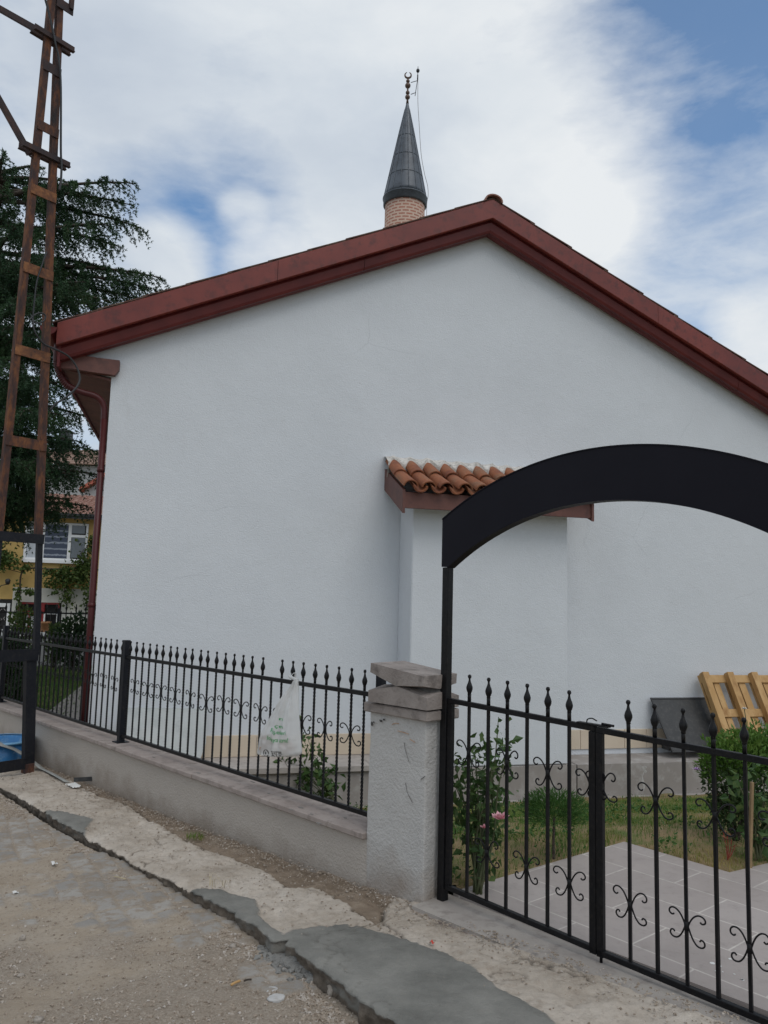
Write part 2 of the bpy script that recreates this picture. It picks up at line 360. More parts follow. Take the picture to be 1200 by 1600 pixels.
M['grass'] = leaf_mat('grass_blades', (.06, .15, .02), (.12, .20, .034), (.44, .30, .11), 1.6, .35)
M['grassf'] = leaf_mat('lawn_blades', (.05, .115, .02), (.075, .16, .03), (.13, .19, .045), 2.0, .35)
def tile_mat(name, ang, w, h, c1, c2, mortar, org=(0, 0), off=.5, ms=.006, rough=.7):
    m, t, p = nt(name); v = coords(t)
    mp = t.nodes.new('ShaderNodeMapping'); mp.inputs['Location'].default_value = (org[0], org[1], 0); mp.inputs['Rotation'].default_value = (0, 0, ang); t.links.new(v, mp.inputs[0])
    b = nd(t, 'ShaderNodeTexBrick', Scale=1.0); b.offset = off; t.links.new(mp.outputs[0], b.inputs['Vector'])
    for k, x in (('Color1', (*c1, 1)), ('Color2', (*c2, 1)), ('Mortar', (*mortar, 1)), ('Mortar Size', ms), ('Brick Width', w), ('Row Height', h), ('Mortar Smooth', .1)): b.inputs[k].default_value = x
    col = mix(t, math2(t, 'MULTIPLY', ramp(t, noise(t, v, 3, 6, .65), [(.4, (0, 0, 0)), (.7, (1, 1, 1))]), .5), b.outputs['Color'], sc(c1, .78))
    grime = ramp(t, noise(t, v, 11, 8, .75), [(.52, (0, 0, 0)), (.70, (1, 1, 1))]); col = mix(t, math2(t, 'MULTIPLY', grime, .45), col, sc(c1, .6))
    t.links.new(col, p.inputs['Base Color']); p.inputs['Roughness'].default_value = rough
    bump(t, p, math2(t, 'SUBTRACT', 1, b.outputs['Fac']), .4, .004); bump(t, p, noise(t, v, 90, 4, .6), .15, .004); return m

# ------------------------------------------------------------------ ground, road, pavement
def pz(s):   # pavement level along the fence
    s = np.asarray(s, float); return np.where(s < 2.4, .145-.043*s, .145-.043*2.4-.020*(s-2.4))-np.where(s < 0, .0, 0)
def hitpave(x, y, dz=0.0):
    z = .1
    for _ in range(12):
        P = tofr(atz(x, y, z)); z = float(pz(P[0]))+dz
    return P
def kerbh(s): return .056+.024*sstep(1.2, -.6, np.asarray(s, float))
kp = np.array([hitpave(x, y)[:2] for x, y in [(0, 1226), (40, 1250), (75, 1272), (100, 1288), (145, 1311), (200, 1341), (250, 1367), (300, 1394), (350, 1420), (400, 1450), (430, 1471), (440, 1474), (480, 1500), (520, 1530), (560, 1562), (600, 1588), (640, 1613)]])
kp = kp[np.argsort(kp[:, 0])]
def kedge(s):
    s = np.asarray(s, float)
    s0 = hitpave(437, 1473)[0]; notch = -.055*np.exp(-((s-s0)/.022)**2)-.02*np.exp(-((s-s0+.09)/.03)**2)
    return notch+np.interp(s, kp[:, 0], kp[:, 1])+.030*(fbm(s*6, s*0+3, 4, 5)-.5)+.018*(vnoise(s*23, s*0, 9)-.5)
polyA = [(70, 1268), (110, 1272), (150, 1281), (133, 1296), (138, 1318), (120, 1330), (60, 1290)]
polyB = [(296, 1392), (318, 1388), (345, 1391), (398, 1406), (404, 1432), (436, 1458), (446, 1490), (430, 1500), (280, 1410)]
polyC = [(436, 1466), (452, 1456), (500, 1449), (560, 1451), (640, 1474), (700, 1493), (735, 1512), (790, 1552), (850, 1590), (950, 1660), (700, 1760), (430, 1490)]
polyD = [(60, 1190), (70, 1205), (110, 1218), (155, 1242), (190, 1252), (230, 1277), (290, 1311), (350, 1336), (375, 1345), (415, 1359), (450, 1385), (500, 1386), (550, 1420), (600, 1446), (603, 1417), (622, 1401), (662, 1412), (640, 1380), (560, 1330), (300, 1240)]
toST = lambda poly: np.array([hitpave(x, y)[:2] for x, y in poly])
pA, pB, pC, pD = map(toST, (polyA, polyB, polyC, polyD))
def distpoly(x, y, P):
    d = np.full(np.shape(x), 9.0); n = len(P)
    for i in range(n):
        a = P[i]; b = P[(i+1) % n]; ab = b-a; L = ab@ab+1e-12
        tt = np.clip(((x-a[0])*ab[0]+(y-a[1])*ab[1])/L, 0, 1); d = np.minimum(d, np.hypot(x-a[0]-tt*ab[0], y-a[1]-tt*ab[1]))
    return np.where(inpoly(x, y, P), d, -d)
S = np.concatenate([np.arange(-2.6, 4.2, .0125), np.arange(4.2, 9.5, .05)])
NT = 84; NF = 9
ss = np.repeat(S[:, None], NT+NF, 1); vv = np.concatenate([np.linspace(0, 1, NT), np.ones(NF)]); ff = np.concatenate([np.zeros(NT), np.linspace(1/NF, 1, NF)])
t0 = np.where(S > .02, .06, .185)[:, None]; te = kedge(S)[:, None]
tt = t0+vv[None, :]*(te-t0)
wob = .05*(fbm(ss*5, tt*5, 4, 3)-.5); wob2 = .05*(fbm(ss*5+40, tt*5, 4, 8)-.5); fwob = .030*(fbm(ss*20, tt*20, 4, 13)-.5)+.012*(vnoise(ss*70, tt*70, 14)-.5)
sx, tx = ss+wob+fwob, tt+wob2-fwob
mA, mB, mC, mD = (sstep(-.006, .006, distpoly(sx, tx, P)) for P in (pA, pB, pC, pD))
cem = np.maximum(np.maximum(mA, mB), mC)*(1-.0); dirt = mD*(1-cem)
dD = distpoly(sx, tx, pD); crack = np.exp(-(dD/.010)**2)*(fbm(ss*7, tt*7, 3, 31) > .42)*(1-cem)
c2 = np.abs(fbm(ss*1.6+7, tt*1.6, 5, 77)-.5); crack2 = np.exp(-(c2/.0035)**2)*sstep(.42, .55, vnoise(ss*1.1, tt*1.1, 41))*(1-.6*cem)
seg = np.array([hitpave(x, y)[:2] for x, y in [(600, 1430), (612, 1448), (625, 1458), (640, 1476)]])
dseg = np.full(ss.shape, 9.0)
for a, b in zip(seg[:-1], seg[1:]):
    ab = b-a; q = np.clip(((sx-a[0])*ab[0]+(tx-a[1])*ab[1])/(ab@ab), 0, 1); dseg = np.minimum(dseg, np.hypot(sx-a[0]-q*ab[0], tx-a[1]-q*ab[1]))
crack = np.maximum(np.maximum(crack, .7*crack2), np.exp(-(dseg/.007)**2)*(1-mC))
rough = (fbm(ss*9, tt*9, 5, 21)-.5)*.030*(1-.55*cem)+(fbm(ss*38, tt*38, 4, 22)-.5)*.016*(1-.60*cem)-.012*sstep(.60, .72, fbm(ss*5+3, tt*5, 4, 23))*(1-cem)
zz = pz(ss)+rough+.010*cem-.012*dirt-.022*crack
h = kerbh(ss)+.05
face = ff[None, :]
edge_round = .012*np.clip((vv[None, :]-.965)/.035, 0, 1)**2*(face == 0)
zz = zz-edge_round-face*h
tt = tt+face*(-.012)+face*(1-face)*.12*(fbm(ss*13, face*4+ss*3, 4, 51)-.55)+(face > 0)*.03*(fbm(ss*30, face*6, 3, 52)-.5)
G = O[None, None, :2]+ss[..., None]*U[:2]+tt[..., None]*V[:2]
na, nb = ss.shape
idx = np.arange(na*nb).reshape(na, nb); quads = np.stack([idx[:-1, :-1], idx[1:, :-1], idx[1:, 1:], idx[:-1, 1:]], -1).reshape(-1, 4)
def pave_mat():
    m, t, p = nt('patched_concrete'); v = coords(t)
    n1 = noise(t, v, 2.2, 9, .7); n2 = noise(t, v, 34, 6, .78); n3 = noise(t, v, 120, 4, .68)
    col = ramp(t, n1, [(.30, (.30, .25, .20)), (.46, (.43, .372, .31)), (.60, (.51, .45, .385)), (.78, (.57, .52, .46))])
    col = mix(t, math2(t, 'MULTIPLY', ramp(t, n2, [(.55, (0, 0, 0)), (.72, (1, 1, 1))]), .6), col, (.25, .21, .175))
    col = mix(t, math2(t, 'MULTIPLY', ramp(t, n3, [(.60, (0, 0, 0)), (.70, (1, 1, 1))]), .4), col, (.58, .55, .51))
    n4 = noise(t, v, 13, 8, .75); col = mix(t, math2(t, 'MULTIPLY', ramp(t, n4, [(.50, (0, 0, 0)), (.66, (1, 1, 1))]), .55), col, (.255, .205, .158))
    dcol = ramp(t, noise(t, v, 7, 7, .7), [(.3, (.17, .127, .09)), (.55, (.25, .195, .145)), (.75, (.34, .285, .225))])
    col = mix(t, attrn(t, 'dirt'), col, dcol)
    ccol = ramp(t, noise(t, v, 3.5, 6, .6), [(.30, (.13, .127, .114)), (.50, (.192, .188, .17)), (.70, (.26, .252, .228))])
    ccol = mix(t, math2(t, 'MULTIPLY', ramp(t, n3, [(.64, (0, 0, 0)), (.72, (1, 1, 1))]), .5), ccol, (.34, .33, .31))
    ccol = mix(t, math2(t, 'MULTIPLY', ramp(t, n4, [(.55, (0, 0, 0)), (.72, (1, 1, 1))]), .35), ccol, (.24, .22, .19))
    col = mix(t, attrn(t, 'cement'), col, ccol)
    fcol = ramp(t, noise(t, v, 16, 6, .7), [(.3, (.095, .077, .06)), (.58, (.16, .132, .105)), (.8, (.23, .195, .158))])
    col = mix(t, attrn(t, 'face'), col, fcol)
    col = mix(t, attrn(t, 'crack'), col, (.06, .05, .04))
    t.links.new(col, p.inputs['Base Color']); p.inputs['Roughness'].default_value = .92; p.inputs['Specular IOR Level'].default_value = .25
    bump(t, p, n3, .8, .005); bump(t, p, n2, .6, .012); bump(t, p, n4, .35, .02); return m
pav = link('pavement', np.concatenate([G, zz[..., None]], -1).reshape(-1, 3), quads, pave_mat(), sm=True,
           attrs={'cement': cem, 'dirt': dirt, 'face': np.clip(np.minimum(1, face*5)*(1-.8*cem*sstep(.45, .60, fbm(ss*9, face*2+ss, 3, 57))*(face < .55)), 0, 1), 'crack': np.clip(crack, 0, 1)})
tag(pav, None, None, kind='structure')

# road: a fine sheet near the kerb and a coarse one beyond
def road_z(s, t): return pz(s)-kerbh(s)-.010*np.clip(t-1, 0, 3)+.03*(fbm(s*1.1, t*1.1, 3, 61)-.5)
def road_sheet(S, T):
    s, t = np.meshgrid(S, T, indexing='ij')
    # setts under the dirt: rotated running bond
    a = math.radians(14); x = (s*math.cos(a)-t*math.sin(a)); y = (s*math.sin(a)+t*math.cos(a))
    x = x+.03*(fbm(s*2, t*2, 2, 70)-.5); y = y+.03*(fbm(s*2+9, t*2, 2, 71)-.5)
    rh, bw = .13, .17; r = np.floor(y/rh); xo = x/bw+.5*(r % 2)+.3*_hash(r, r*0, 5); c = np.floor(xo)
    fy = np.abs(y/rh-r-.5)*2; fx = np.abs(xo-c-.5)*2
    hid = _hash(c, r, 88); tone = _hash(c, r, 99)
    e = np.clip((1-np.maximum(fx**1.0, fy)-.10*fbm(s*30, t*30, 3, 97))*8, 0, 1)
    # where the dirt has worn off
    m = np.zeros_like(s)
    for px, py, rad in [(140, 1390, .55), (250, 1425, .5), (180, 1440, .35), (90, 1270, .55), (40, 1300, .5), (320, 1460, .3), (10, 1330, .3), (430, 1545, .22), (480, 1500, .2), (170, 1345, .4), (330, 1440, .25)]:
        P = tofr(atz(px, py, .02)); m = np.maximum(m, np.exp(-((s-P[0])**2+(t-P[1])**2)/rad**2))
    far = 1-sstep(1.5, 3.2, s)*0
    m = m*(.55+.9*fbm(s*5, t*5, 3, 90))
    sett = sstep(.42, .52, m-.46*hid+.085+.24*(fbm(s*14, t*14, 4, 95)-.5))*e
    z = road_z(s, t)+(fbm(s*8, t*8, 5, 62)-.5)*.022+(fbm(s*45, t*45, 3, 63)-.5)*.010
    z = z*(1)+sett*(.009-(fbm(s*45, t*45, 3, 63)-.5)*.005)
    grav = sstep(.46, .62, fbm(s*1.9+5, t*1.9, 4, 64))
    a_, b_ = s.shape; i = np.arange(a_*b_).reshape(a_, b_); q = np.stack([i[:-1, :-1], i[1:, :-1], i[1:, 1:], i[:-1, 1:]], -1).reshape(-1, 4)
    P = np.stack([O[0]+s*U[0]+t*V[0], O[1]+s*U[1]+t*V[1], z], -1)
    return P.reshape(-1, 3), q, dict(sett=sett.ravel(), tone=tone.ravel(), grav=grav.ravel())
def road_mat():
    m, t, p = nt('dusty_sett_road'); v = coords(t)
    n1 = noise(t, v, 1.6, 9, .7); n2 = noise(t, v, 38, 6, .8); n3 = noise(t, v, 130, 4, .7)
    col = ramp(t, n1, [(.30, (.305, .24, .175)), (.5, (.375, .31, .24)), (.70, (.43, .37, .305))])
    gcol = ramp(t, noise(t, v, 90, 4, .7), [(.3, (.17, .135, .105)), (.55, (.32, .27, .22)), (.75, (.45, .40, .35))])
    col = mix(t, math2(t, 'MULTIPLY', attrn(t, 'grav'), .65), col, gcol)
    col = mix(t, math2(t, 'MULTIPLY', ramp(t, n2, [(.34, (1, 1, 1)), (.46, (0, 0, 0))]), .65), col, (.15, .115, .083))
    col = mix(t, math2(t, 'MULTIPLY', ramp(t, n3, [(.56, (0, 0, 0)), (.64, (1, 1, 1))]), .6), col, (.46, .41, .355))
    scol = mix(t, attrn(t, 'tone'), (.29, .272, .25), (.40, .37, .335))
    scol = mix(t, math2(t, 'MULTIPLY', ramp(t, noise(t, v, 12, 6, .7), [(.46, (0, 0, 0)), (.58, (1, 1, 1))]), .8), scol, (.29, .235, .18))
    col = mix(t, attrn(t, 'sett'), col, scol)
    t.links.new(col, p.inputs['Base Color']); p.inputs['Roughness'].default_value = .95; p.inputs['Specular IOR Level'].default_value = .2
    bump(t, p, n3, .9, .006); bump(t, p, n2, .7, .014); return m
RMAT = road_mat()
v1, q1, a1 = road_sheet(np.arange(-2.0, 5.6, .014), np.arange(.80, 4.0, .014))
v2, q2, a2 = road_sheet(np.concatenate([np.arange(-12, -1.9, .25), np.arange(5.5, 40, .4)]), np.arange(.80, 9, .25))
v3, q3, a3 = road_sheet(np.arange(-2.1, 5.7, .2), np.arange(3.9, 9, .2))
# the coarse sheets lie a little lower where they meet the fine one
s2 = (v2[:, :2]-O[:2])@U[:2]; keep = np.array([not (s2[f].min() < -1.9 and s2[f].max() > 5.4) for f in q2]); q2 = q2[keep]
v2[:, 2] -= .012; v3[:, 2] -= .012
n1 = len(v1); n2_ = n1+len(v2)
road = link('road', np.concatenate([v1, v2, v3]), np.concatenate([q1, q2+n1, q3+n2_]), RMAT, sm=True, attrs={k: np.concatenate([a1[k], a2[k], a3[k]]) for k in a1})
tag(road, None, None, kind='structure')
# open ground to the horizon
mb = MB(); R0 = 900
mb.add([(-R0, -R0, -.75), (R0, -R0, -.75), (R0, R0, -.75), (-R0, R0, -.75)], [(0, 1, 2, 3)]); tag(mb.build('ground', M['far']), None, None, kind='structure')

# garden soil sheet behind the fence
GZ = .185
def gz_at(x, y):
    w = (x-Q[0])*W[0]+(y-Q[1])*W[1]; n = (x-Q[0])*N[0]+(y-Q[1])*N[1]
    low = -.43+.36*sstep(-4.6, -6.2, w); return GZ+(low-GZ)*np.clip((n+3.9)/3.1, 0, 1)**1.15
def hitg(x, y):
    z = .0
    for _ in range(30):
        P = atz(x, y, z); z = .5*z+.5*float(gz_at(P[0], P[1]))
    return np.array([P[0], P[1], z])
xs = np.concatenate([np.arange(-14, -1, .25), np.arange(-1, 5.2, .045), np.arange(5.2, 14, .3)]); ys = np.concatenate([np.arange(2.4, 3.6, .2), np.arange(3.6, 9.6, .045), np.arange(9.6, 24, .25)])
gx, gy = np.meshgrid(xs, ys, indexing='ij')
gs = (gx-O[0])*U[0]+(gy-O[1])*U[1]; gt = (gx-O[0])*V[0]+(gy-O[1])*V[1]
gzz = gz_at(gx, gy)+(fbm(gx*3, gy*3, 4, 5)-.5)*.035
i = np.arange(gx.size).reshape(gx.shape); q = np.stack([i[:-1, :-1], i[1:, :-1], i[1:, 1:], i[:-1, 1:]], -1).reshape(-1, 4)
gtf = gt.ravel(); gsf = gs.ravel()
lim = np.where(gsf < .1, -.12, -.04); keep = (gtf[q] < lim[q]).all(1); q = q[keep]
# leave the paved path free
pathP = np.array([atz(x, y, GZ)[:2] for x, y in [(676, 1403), (975, 1315), (1140, 1363), (1210, 1346)]])
dirr = pathP[3]-pathP[2]; dirr /= np.linalg.norm(dirr)
pathP[0] = fr(-.02, -.09, 0)[:2]
pathP = np.vstack([pathP[:3], pathP[2]+dirr*3.2, fr(-2.4, -3.6, 0)[:2], fr(-2.4, -.09, 0)[:2]])
low = inpoly(gx.ravel(), gy.ravel(), pathP)
gzf = gzz.ravel()-.07*low
soil = link('garden_soil', np.stack([gx.ravel(), gy.ravel(), gzf], 1), q, M['soilg'], sm=True); tag(soil, None, None, kind='structure')
ang = math.atan2(U[1], U[0])+math.radians(-3.2)
TP = tile_mat('garden_path_tile', -ang, .60, .30, (.345, .30, .278), (.395, .35, .328), (.56, .515, .47), (.0, .0), .5, .0048)
mb = MB(); mb.prism([(*p, GZ-.06) for p in pathP], (0, 0, .06)); gpath = mb.build('garden_path', TP); tag(gpath, None, None, kind='structure')
rs = random.Random(3)
for k in range(9):   # white splashes dried on the slabs
    P = atz(1128+rs.uniform(-22, 34), 1515+rs.uniform(-18, 20), GZ); rr = rs.uniform(.004, .012); mb = MB(); mb.prism([(P[0]+rr*math.cos(a)*rs.uniform(.6, 1.2), P[1]+rr*math.sin(a)*rs.uniform(.6, 1.2), GZ+.0006) for a in np.linspace(0, 2*math.pi, 9)[:-1]], (0, 0, .0012)); mb.build('splash', M['litter'], gpath)
# threshold slabs under the gate
mb = MB()
for k in range(8):
    a = .02-.40*k
    mb.box(fr(a-.2, .055, .145-.03+.006*math.sin(k*2.1)), U*.1985, V*.13, UZ*.034, .002)
th = mb.build('threshold_paving', M['cap']); tag(th, None, None, kind='structure')
mb = MB(); mb.sbox(-3.2, .02, -.085, .183, -.2, .165); tag(mb.build('threshold_bed', M['concpath']), None, None, kind='structure')
# side path along the left wall of the building
g0 = -.06
e0 = atz(66, 1119, g0+.03); e1 = atz(138, 1063, g0+.03); dd = (e1-e0)/np.linalg.norm(e1-e0)
mb = MB(); A_ = e0-dd*1.4; B_ = e1+dd*.6
mb.prism([(*A_[:2], g0-.05), (*wp(-3.4, -.6, 0)[:2], g0-.05), (*wp(-3.7, -.05, 0)[:2], g0-.05), (*wp(-3.7, 6, 0)[:2], g0-.05), (*(wp(-4.6, 6.2, 0)[:2]), g0-.05), (*B_[:2], g0-.05)], (0, 0, .08))
tag(mb.build('side_path', tile_mat('side_path_tile', -math.radians(24), .5, .5, (.30, .265, .24), (.34, .30, .27), (.21, .185, .165), ms=.01)), None, None, kind='structure')

# ------------------------------------------------------------------ the white building
AW = -.815; AZ = 4.865; SLL, SLR = .438, .474          # apex of the gable wall and its two slopes
WL_, WR_ = -3.79, 2.75; DEPTH = 8.5
def rz(w): return AZ-(SLL if w < AW else SLR)*abs(w-AW)
bld = thing('mosque_building', wp(-.8, 0, .15), 'white rendered gable building with dark red fascia boards behind the fence', 'building')
mb = MB()
TH = .25
poly = [wp(WL_, 0, -.4), wp(WR_, 0, -.4), wp(WR_, 0, rz(WR_)), wp(AW, 0, AZ), wp(-4.06, 0, rz(-4.06)), wp(-4.06, 0, 3.375), wp(WL_, 0, 3.315)]
mb.prism(poly, N*TH*KB)
mb.wbox(WL_, WL_+TH, TH, DEPTH, -.4, 3.2); mb.wbox(WR_-TH, WR_, TH, DEPTH, -.4, rz(WR_)); mb.prism([p+N*DEPTH*KB for p in poly], N*TH*KB)
wall = mb.build('wall', M['white'], bld)
# bay of the prayer niche
BF = -.37
mb = MB(); mb.wbox(-1.515, -.225, BF, 0, .482, 2.52, .012); bay = mb.build('niche_bay', M['white'], bld)
# terrace: plinth, foot and ledge slabs
mb = MB()
mb.wbox(-3.4, -.16, -.385, -.002, .0, .478); mb.wbox(-.15, 3.6, -.385, -.002, .0, .478)
mb.wbox(-3.4, 3.6, -.43, -.386, .0, .235, .006)
mb.build('plinth', M['plinth'], bld)
mb = MB()
w = -3.0
for k in range(30):
    a, b = w, w+.60
    if a < -1.518 < b: b = -1.518
    if -1.519 <= a < -.22: w = -.222; continue
    mb.wbox(a+.0015, b-.0015, -.41, -.003, .478, LZ+.002*math.sin(k*3), .004); w = b
    if w > 3.5: break
mb.build('ledge', M['ledge'], bld)
mb = MB()
w = -3.0
while w < 3.4:
    b = w+.205
    if not (-1.6 < w+.1 < -.14): mb.wbox(max(w, -3.0)+.0015, b-.0015, -.014, -.002, LZ+.002, LZ+.158+.001*math.sin(w*40), .003)
    if abs(w+.8) < .11: mb.build('tile_band', M['cream'], bld); mb = MB()
    w = b
mb.build('tile_band', M['cream'], bld)
mb = MB()   # little white marks of paint run down the plinth
for w0, h in [(-.02, .16), (.42, .19), (.95, .10), (.44, .05)]:
    mb = MB(); zt_ = .452
    mb.prism([wp(w0+.012*math.sin(k*1.9+w0)+(.007+.004*math.sin(k*3))*sd_, -.3862, zt_-h*(k if sd_ > 0 else 5-k)/5) for sd_ in (1, -1) for k in range(6)], N*.003)
    mb.build('paint_run', surf('faint_paint_run', (.40, .39, .37), (.47, .455, .435), 30, 60, .1, .9), bld)
# roof slabs with tile courses, ridge
def sweep_profile(prof, a, b):
    """prof: list of (n, dz) below the roof line; along the slope from w=a to w=b"""
    return [[wp(w, n, rz(w)+dz) for n, dz in prof] for w in (a, b)]
EL, ER = -4.165, 3.0
OFF = .255      # roof top above wall line (vertical)
mb = MB()
for a, b in ((EL, AW), (AW, ER)):
    lo = [wp(a, -.17, rz(a)+.225), wp(b, -.17, rz(b)+.225), wp(b, DEPTH+.3, rz(b)+.225), wp(a, DEPTH+.3, rz(a)+.225)]
    mb.prism(lo, UZ*.02*KB)
    # tile courses as overlapping steps
    n = 11; 
    for k in range(n):
        f0, f1 = k/n, (k+1)/n
        w0, w1 = (AW+(a-AW)*f0, AW+(a-AW)*f1) if a < AW else (AW+(b-AW)*f0, AW+(b-AW)*f1)
        w1e = w1+(w1-w0)*.12
        jig = .003*math.sin(k*5.3); lift = .010 if a >= AW-.01 else .003
        q = [wp(w0, -.172+jig, rz(w0)+.246), wp(w1e, -.172+jig, rz(w1e)+.246+lift+.004), wp(w1e, DEPTH+.3, rz(w1e)+.246+lift+.004), wp(w0, DEPTH+.3, rz(w0)+.246)]
        mb.prism(q, UZ*.010*KB)
mb.build('roof', surf('weathered_roof_tile', (.07, .035, .028), (.12, .06, .045), 4, 60, .3, .9, (.16, .12, .09), 12), bld)
mb = MB()
for k in range(20):
    n0 = -.20+k*.42; n1_ = n0+.46
    P = [wp(AW, n0, AZ+.205+.01), wp(AW, n1_, AZ+.205)]
    ths = np.linspace(-.1, math.pi+.1, 12)
    G_ = [[p+KB*W*math.cos(t)*(.082-.01*j)+KB*UZ*math.sin(t)*(.062-.008*j) for t in ths] for j, p in enumerate(P)]
    mb.grid(G_)
    G2 = [[p+KB*W*math.cos(t)*(.070-.01*j)+KB*UZ*math.sin(t)*(.050-.008*j) for t in ths] for j, p in enumerate(P)]
    mb.grid(G2, flip=True)
    for j in range(11): mb.add([G_[0][j], G_[0][j+1], G2[0][j+1], G2[0][j]], [(0, 1, 2, 3)])
mb.build('ridge_tile', surf('ridge_clay', (.22, .095, .07), (.30, .15, .115), 5, 60, .3, .85, (.36, .25, .2), 20), bld)
def boards(name, prof, mat, joints=()):
    mb = MB(); n = len(prof)
    for a, b, sg in ((EL, AW, -1), (AW, ER, 1)):
        cuts = [a]+[j for j in joints if a < j < b]+[b]
        for c0, c1 in zip(cuts[:-1], cuts[1:]):
            g0 = .0015 if c0 != AW else 0; g1 = .0015 if c1 != AW else 0
            A0 = [wp(c0+g0, q[0], rz(c0+g0)+q[1]) for q in prof]; B0 = [wp(c1-g1, q[0], rz(c1-g1)+q[1]) for q in prof]
            mb.add(A0+B0, [(i, (i+1) % n, n+(i+1) % n, n+i) for i in range(n)]+[tuple(range(n))[::-1], tuple(range(n, 2*n))], False)
    return mb.build(name, mat, bld)
def bev4(n0, n1_, z0, z1, r=.006): return [(n0, z0+r), (n0, z1-r), (n0+r, z1), (n1_, z1), (n1_, z0), (n0+r, z0)]
boards('fascia', bev4(-.180, -.150, .070, .240), M['fascia'], (-2.6, .75, 2.0))
boards('fascia_moulding', [(-.150, .082), (-.128, .072), (-.136, .050), (-.122, -.010), (-.112, -.030), (-.085, -.030), (-.085, .1)], M['fasciad'], (-1.9, 1.6))
boards('soffit_moulding', [(-.085, .0), (-.085, -.020), (-.060, -.034), (-.030, -.030), (-.002, -.004), (-.002, .06), (-.085, .06)], M['fasciad'], (-2.2,))
# left eave: box end, soffit boards and gutter
ze = rz(EL)
mb = MB()
mb.prism([wp(*wl(x, y, -.06)) for x, y in ((91, 552), (104, 551), (132, 556), (187, 563), (186, 577), (179, 586), (150, 582), (112, 576), (92, 575))], N*.055*KB)
mb.build('eave_return', M['eave'], bld)
mb = MB()
for k in range(9):
    a = .0+k*.9; mb.prism([wp(EL+.03, a, 3.345), wp(EL+.03, a+.893, 3.345), wp(WL_-.002, a+.893, 3.285), wp(WL_-.002, a, 3.285)], UZ*.02*KB)
mb.build('soffit', M['eave'], bld)
mb = MB(); mb.wbox(EL+.01, EL+.028, -.14, DEPTH, 3.325, ze+.225); mb.build('eave_fascia', M['fasciad'], bld)
mb = MB()
ths = np.linspace(math.pi, 2*math.pi, 9)
for rr, fl in ((.06, False), (.054, True)):
    mb.grid([[wp(EL-.055+rr*math.cos(t), n, ze+.20+rr*math.sin(t)) for t in ths] for n in (-.19, DEPTH)], flip=fl)
mb.prism([wp(EL-.055+.058*math.cos(t), -.192, ze+.20+.058*math.sin(t)) for t in ths], N*.003*KB)
gut = mb.build('gutter', M['fasciad'], bld)
mb = MB()
p = [wp(EL-.02, .02, ze+.17), wp(EL-.02, .02, 3.42), wp(EL+.005, .02, 3.33), wp(EL+.06, .02, 3.235), wp(-4.0, .02, 3.19), wp(-3.89, .03, 3.165), wp(-3.835, .04, 3.10), wp(-3.825, .04, 2.98)]
c = catmull(p, 7); mb.tube(c, .024*KB, 10)
for k in range(8, 26): mb.tube([c[k]-(c[k+1]-c[k-1])*.1, c[k]+(c[k+1]-c[k-1])*.1], .0275*KB, 10)
mb.tube([wp(-3.825, .04, 3.0), wp(-3.822, .04, -.05)], .025*KB, 10)
for z in (2.6, 1.6, .6): mb.tube([wp(-3.825, .04, z), wp(-3.825, .04, z+.03)], .029*KB, 10)
mb.build('downpipe', M['pipe'], bld)

# tiled canopy over the niche
CW0, CW1 = -1.635, -.12; CF = -.555
zw, zf = 2.735, 2.485
mb = MB()
mb.wbox(CW0, CW1, CF, CF+.022, 2.385, 2.505, .003)
ff0 = mb.build('canopy_fascia', M['eave'], bld)
mb = MB()
for wq, sg in ((CW0, -1), (CW1, 1)):
    mb = MB(); mb.prism([wp(wq, CF-.012, 2.345 if sg < 0 else 2.36), wp(wq, CF-.012, 2.52), wp(wq, -.0, 2.76), wp(wq, -.0, 2.59), wp(wq, -.08, 2.555)], W*.02*sg*KB); mb.build('canopy_side_board', M['eave'], bld)
mb = MB(); mb.prism([wp(CW0+.002, CF+.024, 2.405), wp(CW1-.002, CF+.024, 2.405), wp(CW1-.002, -.002, 2.62), wp(CW0+.002, -.002, 2.62)], UZ*.02*KB); mb.build('canopy_soffit', M['white'], bld)
mb = MB()
pitch = .1395; n = int((CW1-CW0+.04)/pitch)+1
def tile_strip(mb, wc, n0, z0, n1_, z1, r0, r1, conv, th=.011):
    ths = np.linspace(0, math.pi, 9) if conv else np.linspace(math.pi, 2*math.pi, 9)
    up = np.cross(W, (wp(0, n1_, z1)-wp(0, n0, z0))); up /= np.linalg.norm(up); up = up if up[2] > 0 else -up
    A_ = []; B_ = []
    for (nn, zz_, r) in ((n0, z0, r0), (n1_, z1, r1)):
        A_.append([wp(wc, nn, zz_)+KB*(W*math.cos(t)*r+up*math.sin(t)*r*.82) for t in ths]); B_.append([wp(wc, nn, zz_)+KB*(W*math.cos(t)*(r-th)+up*math.sin(t)*(r-th)*.82) for t in ths])
    mb.grid(A_, flip=conv); mb.grid(B_, flip=not conv)
    for e in (0, 1):
        for j in range(8): mb.add([A_[e][j], A_[e][j+1], B_[e][j+1], B_[e][j]], [(0, 1, 2, 3)])
    for j in (0, 8): mb.add([A_[0][j], A_[1][j], B_[1][j], B_[0][j]], [(0, 1, 2, 3)])
for k in range(n):
    wc = CW0+.035+k*pitch
    j = lambda a=.004: random.uniform(-a, a)
    # under tiles (valley) between, over tiles (crest)
    if k < n-1:
        tile_strip(mb, wc+pitch/2+j(), CF-.065+j(), zf+.055, -.26, zf+.075+.145, .056, .050, False); tile_strip(mb, wc+pitch/2+j(), -.30, zf+.055+.125, 0, zw+.08, .056, .050, False)
    tile_strip(mb, wc+j(), CF-.05+j(.01), zf+.058+j(.003), -.255, zf+.060+.135, .059, .050, True)
    tile_strip(mb, wc+j(), -.305+j(.01), zf+.058+.128+j(.003), -.01, zw+.085, .059, .050, True)
mb.build('canopy_tiles', M['clay'], bld)
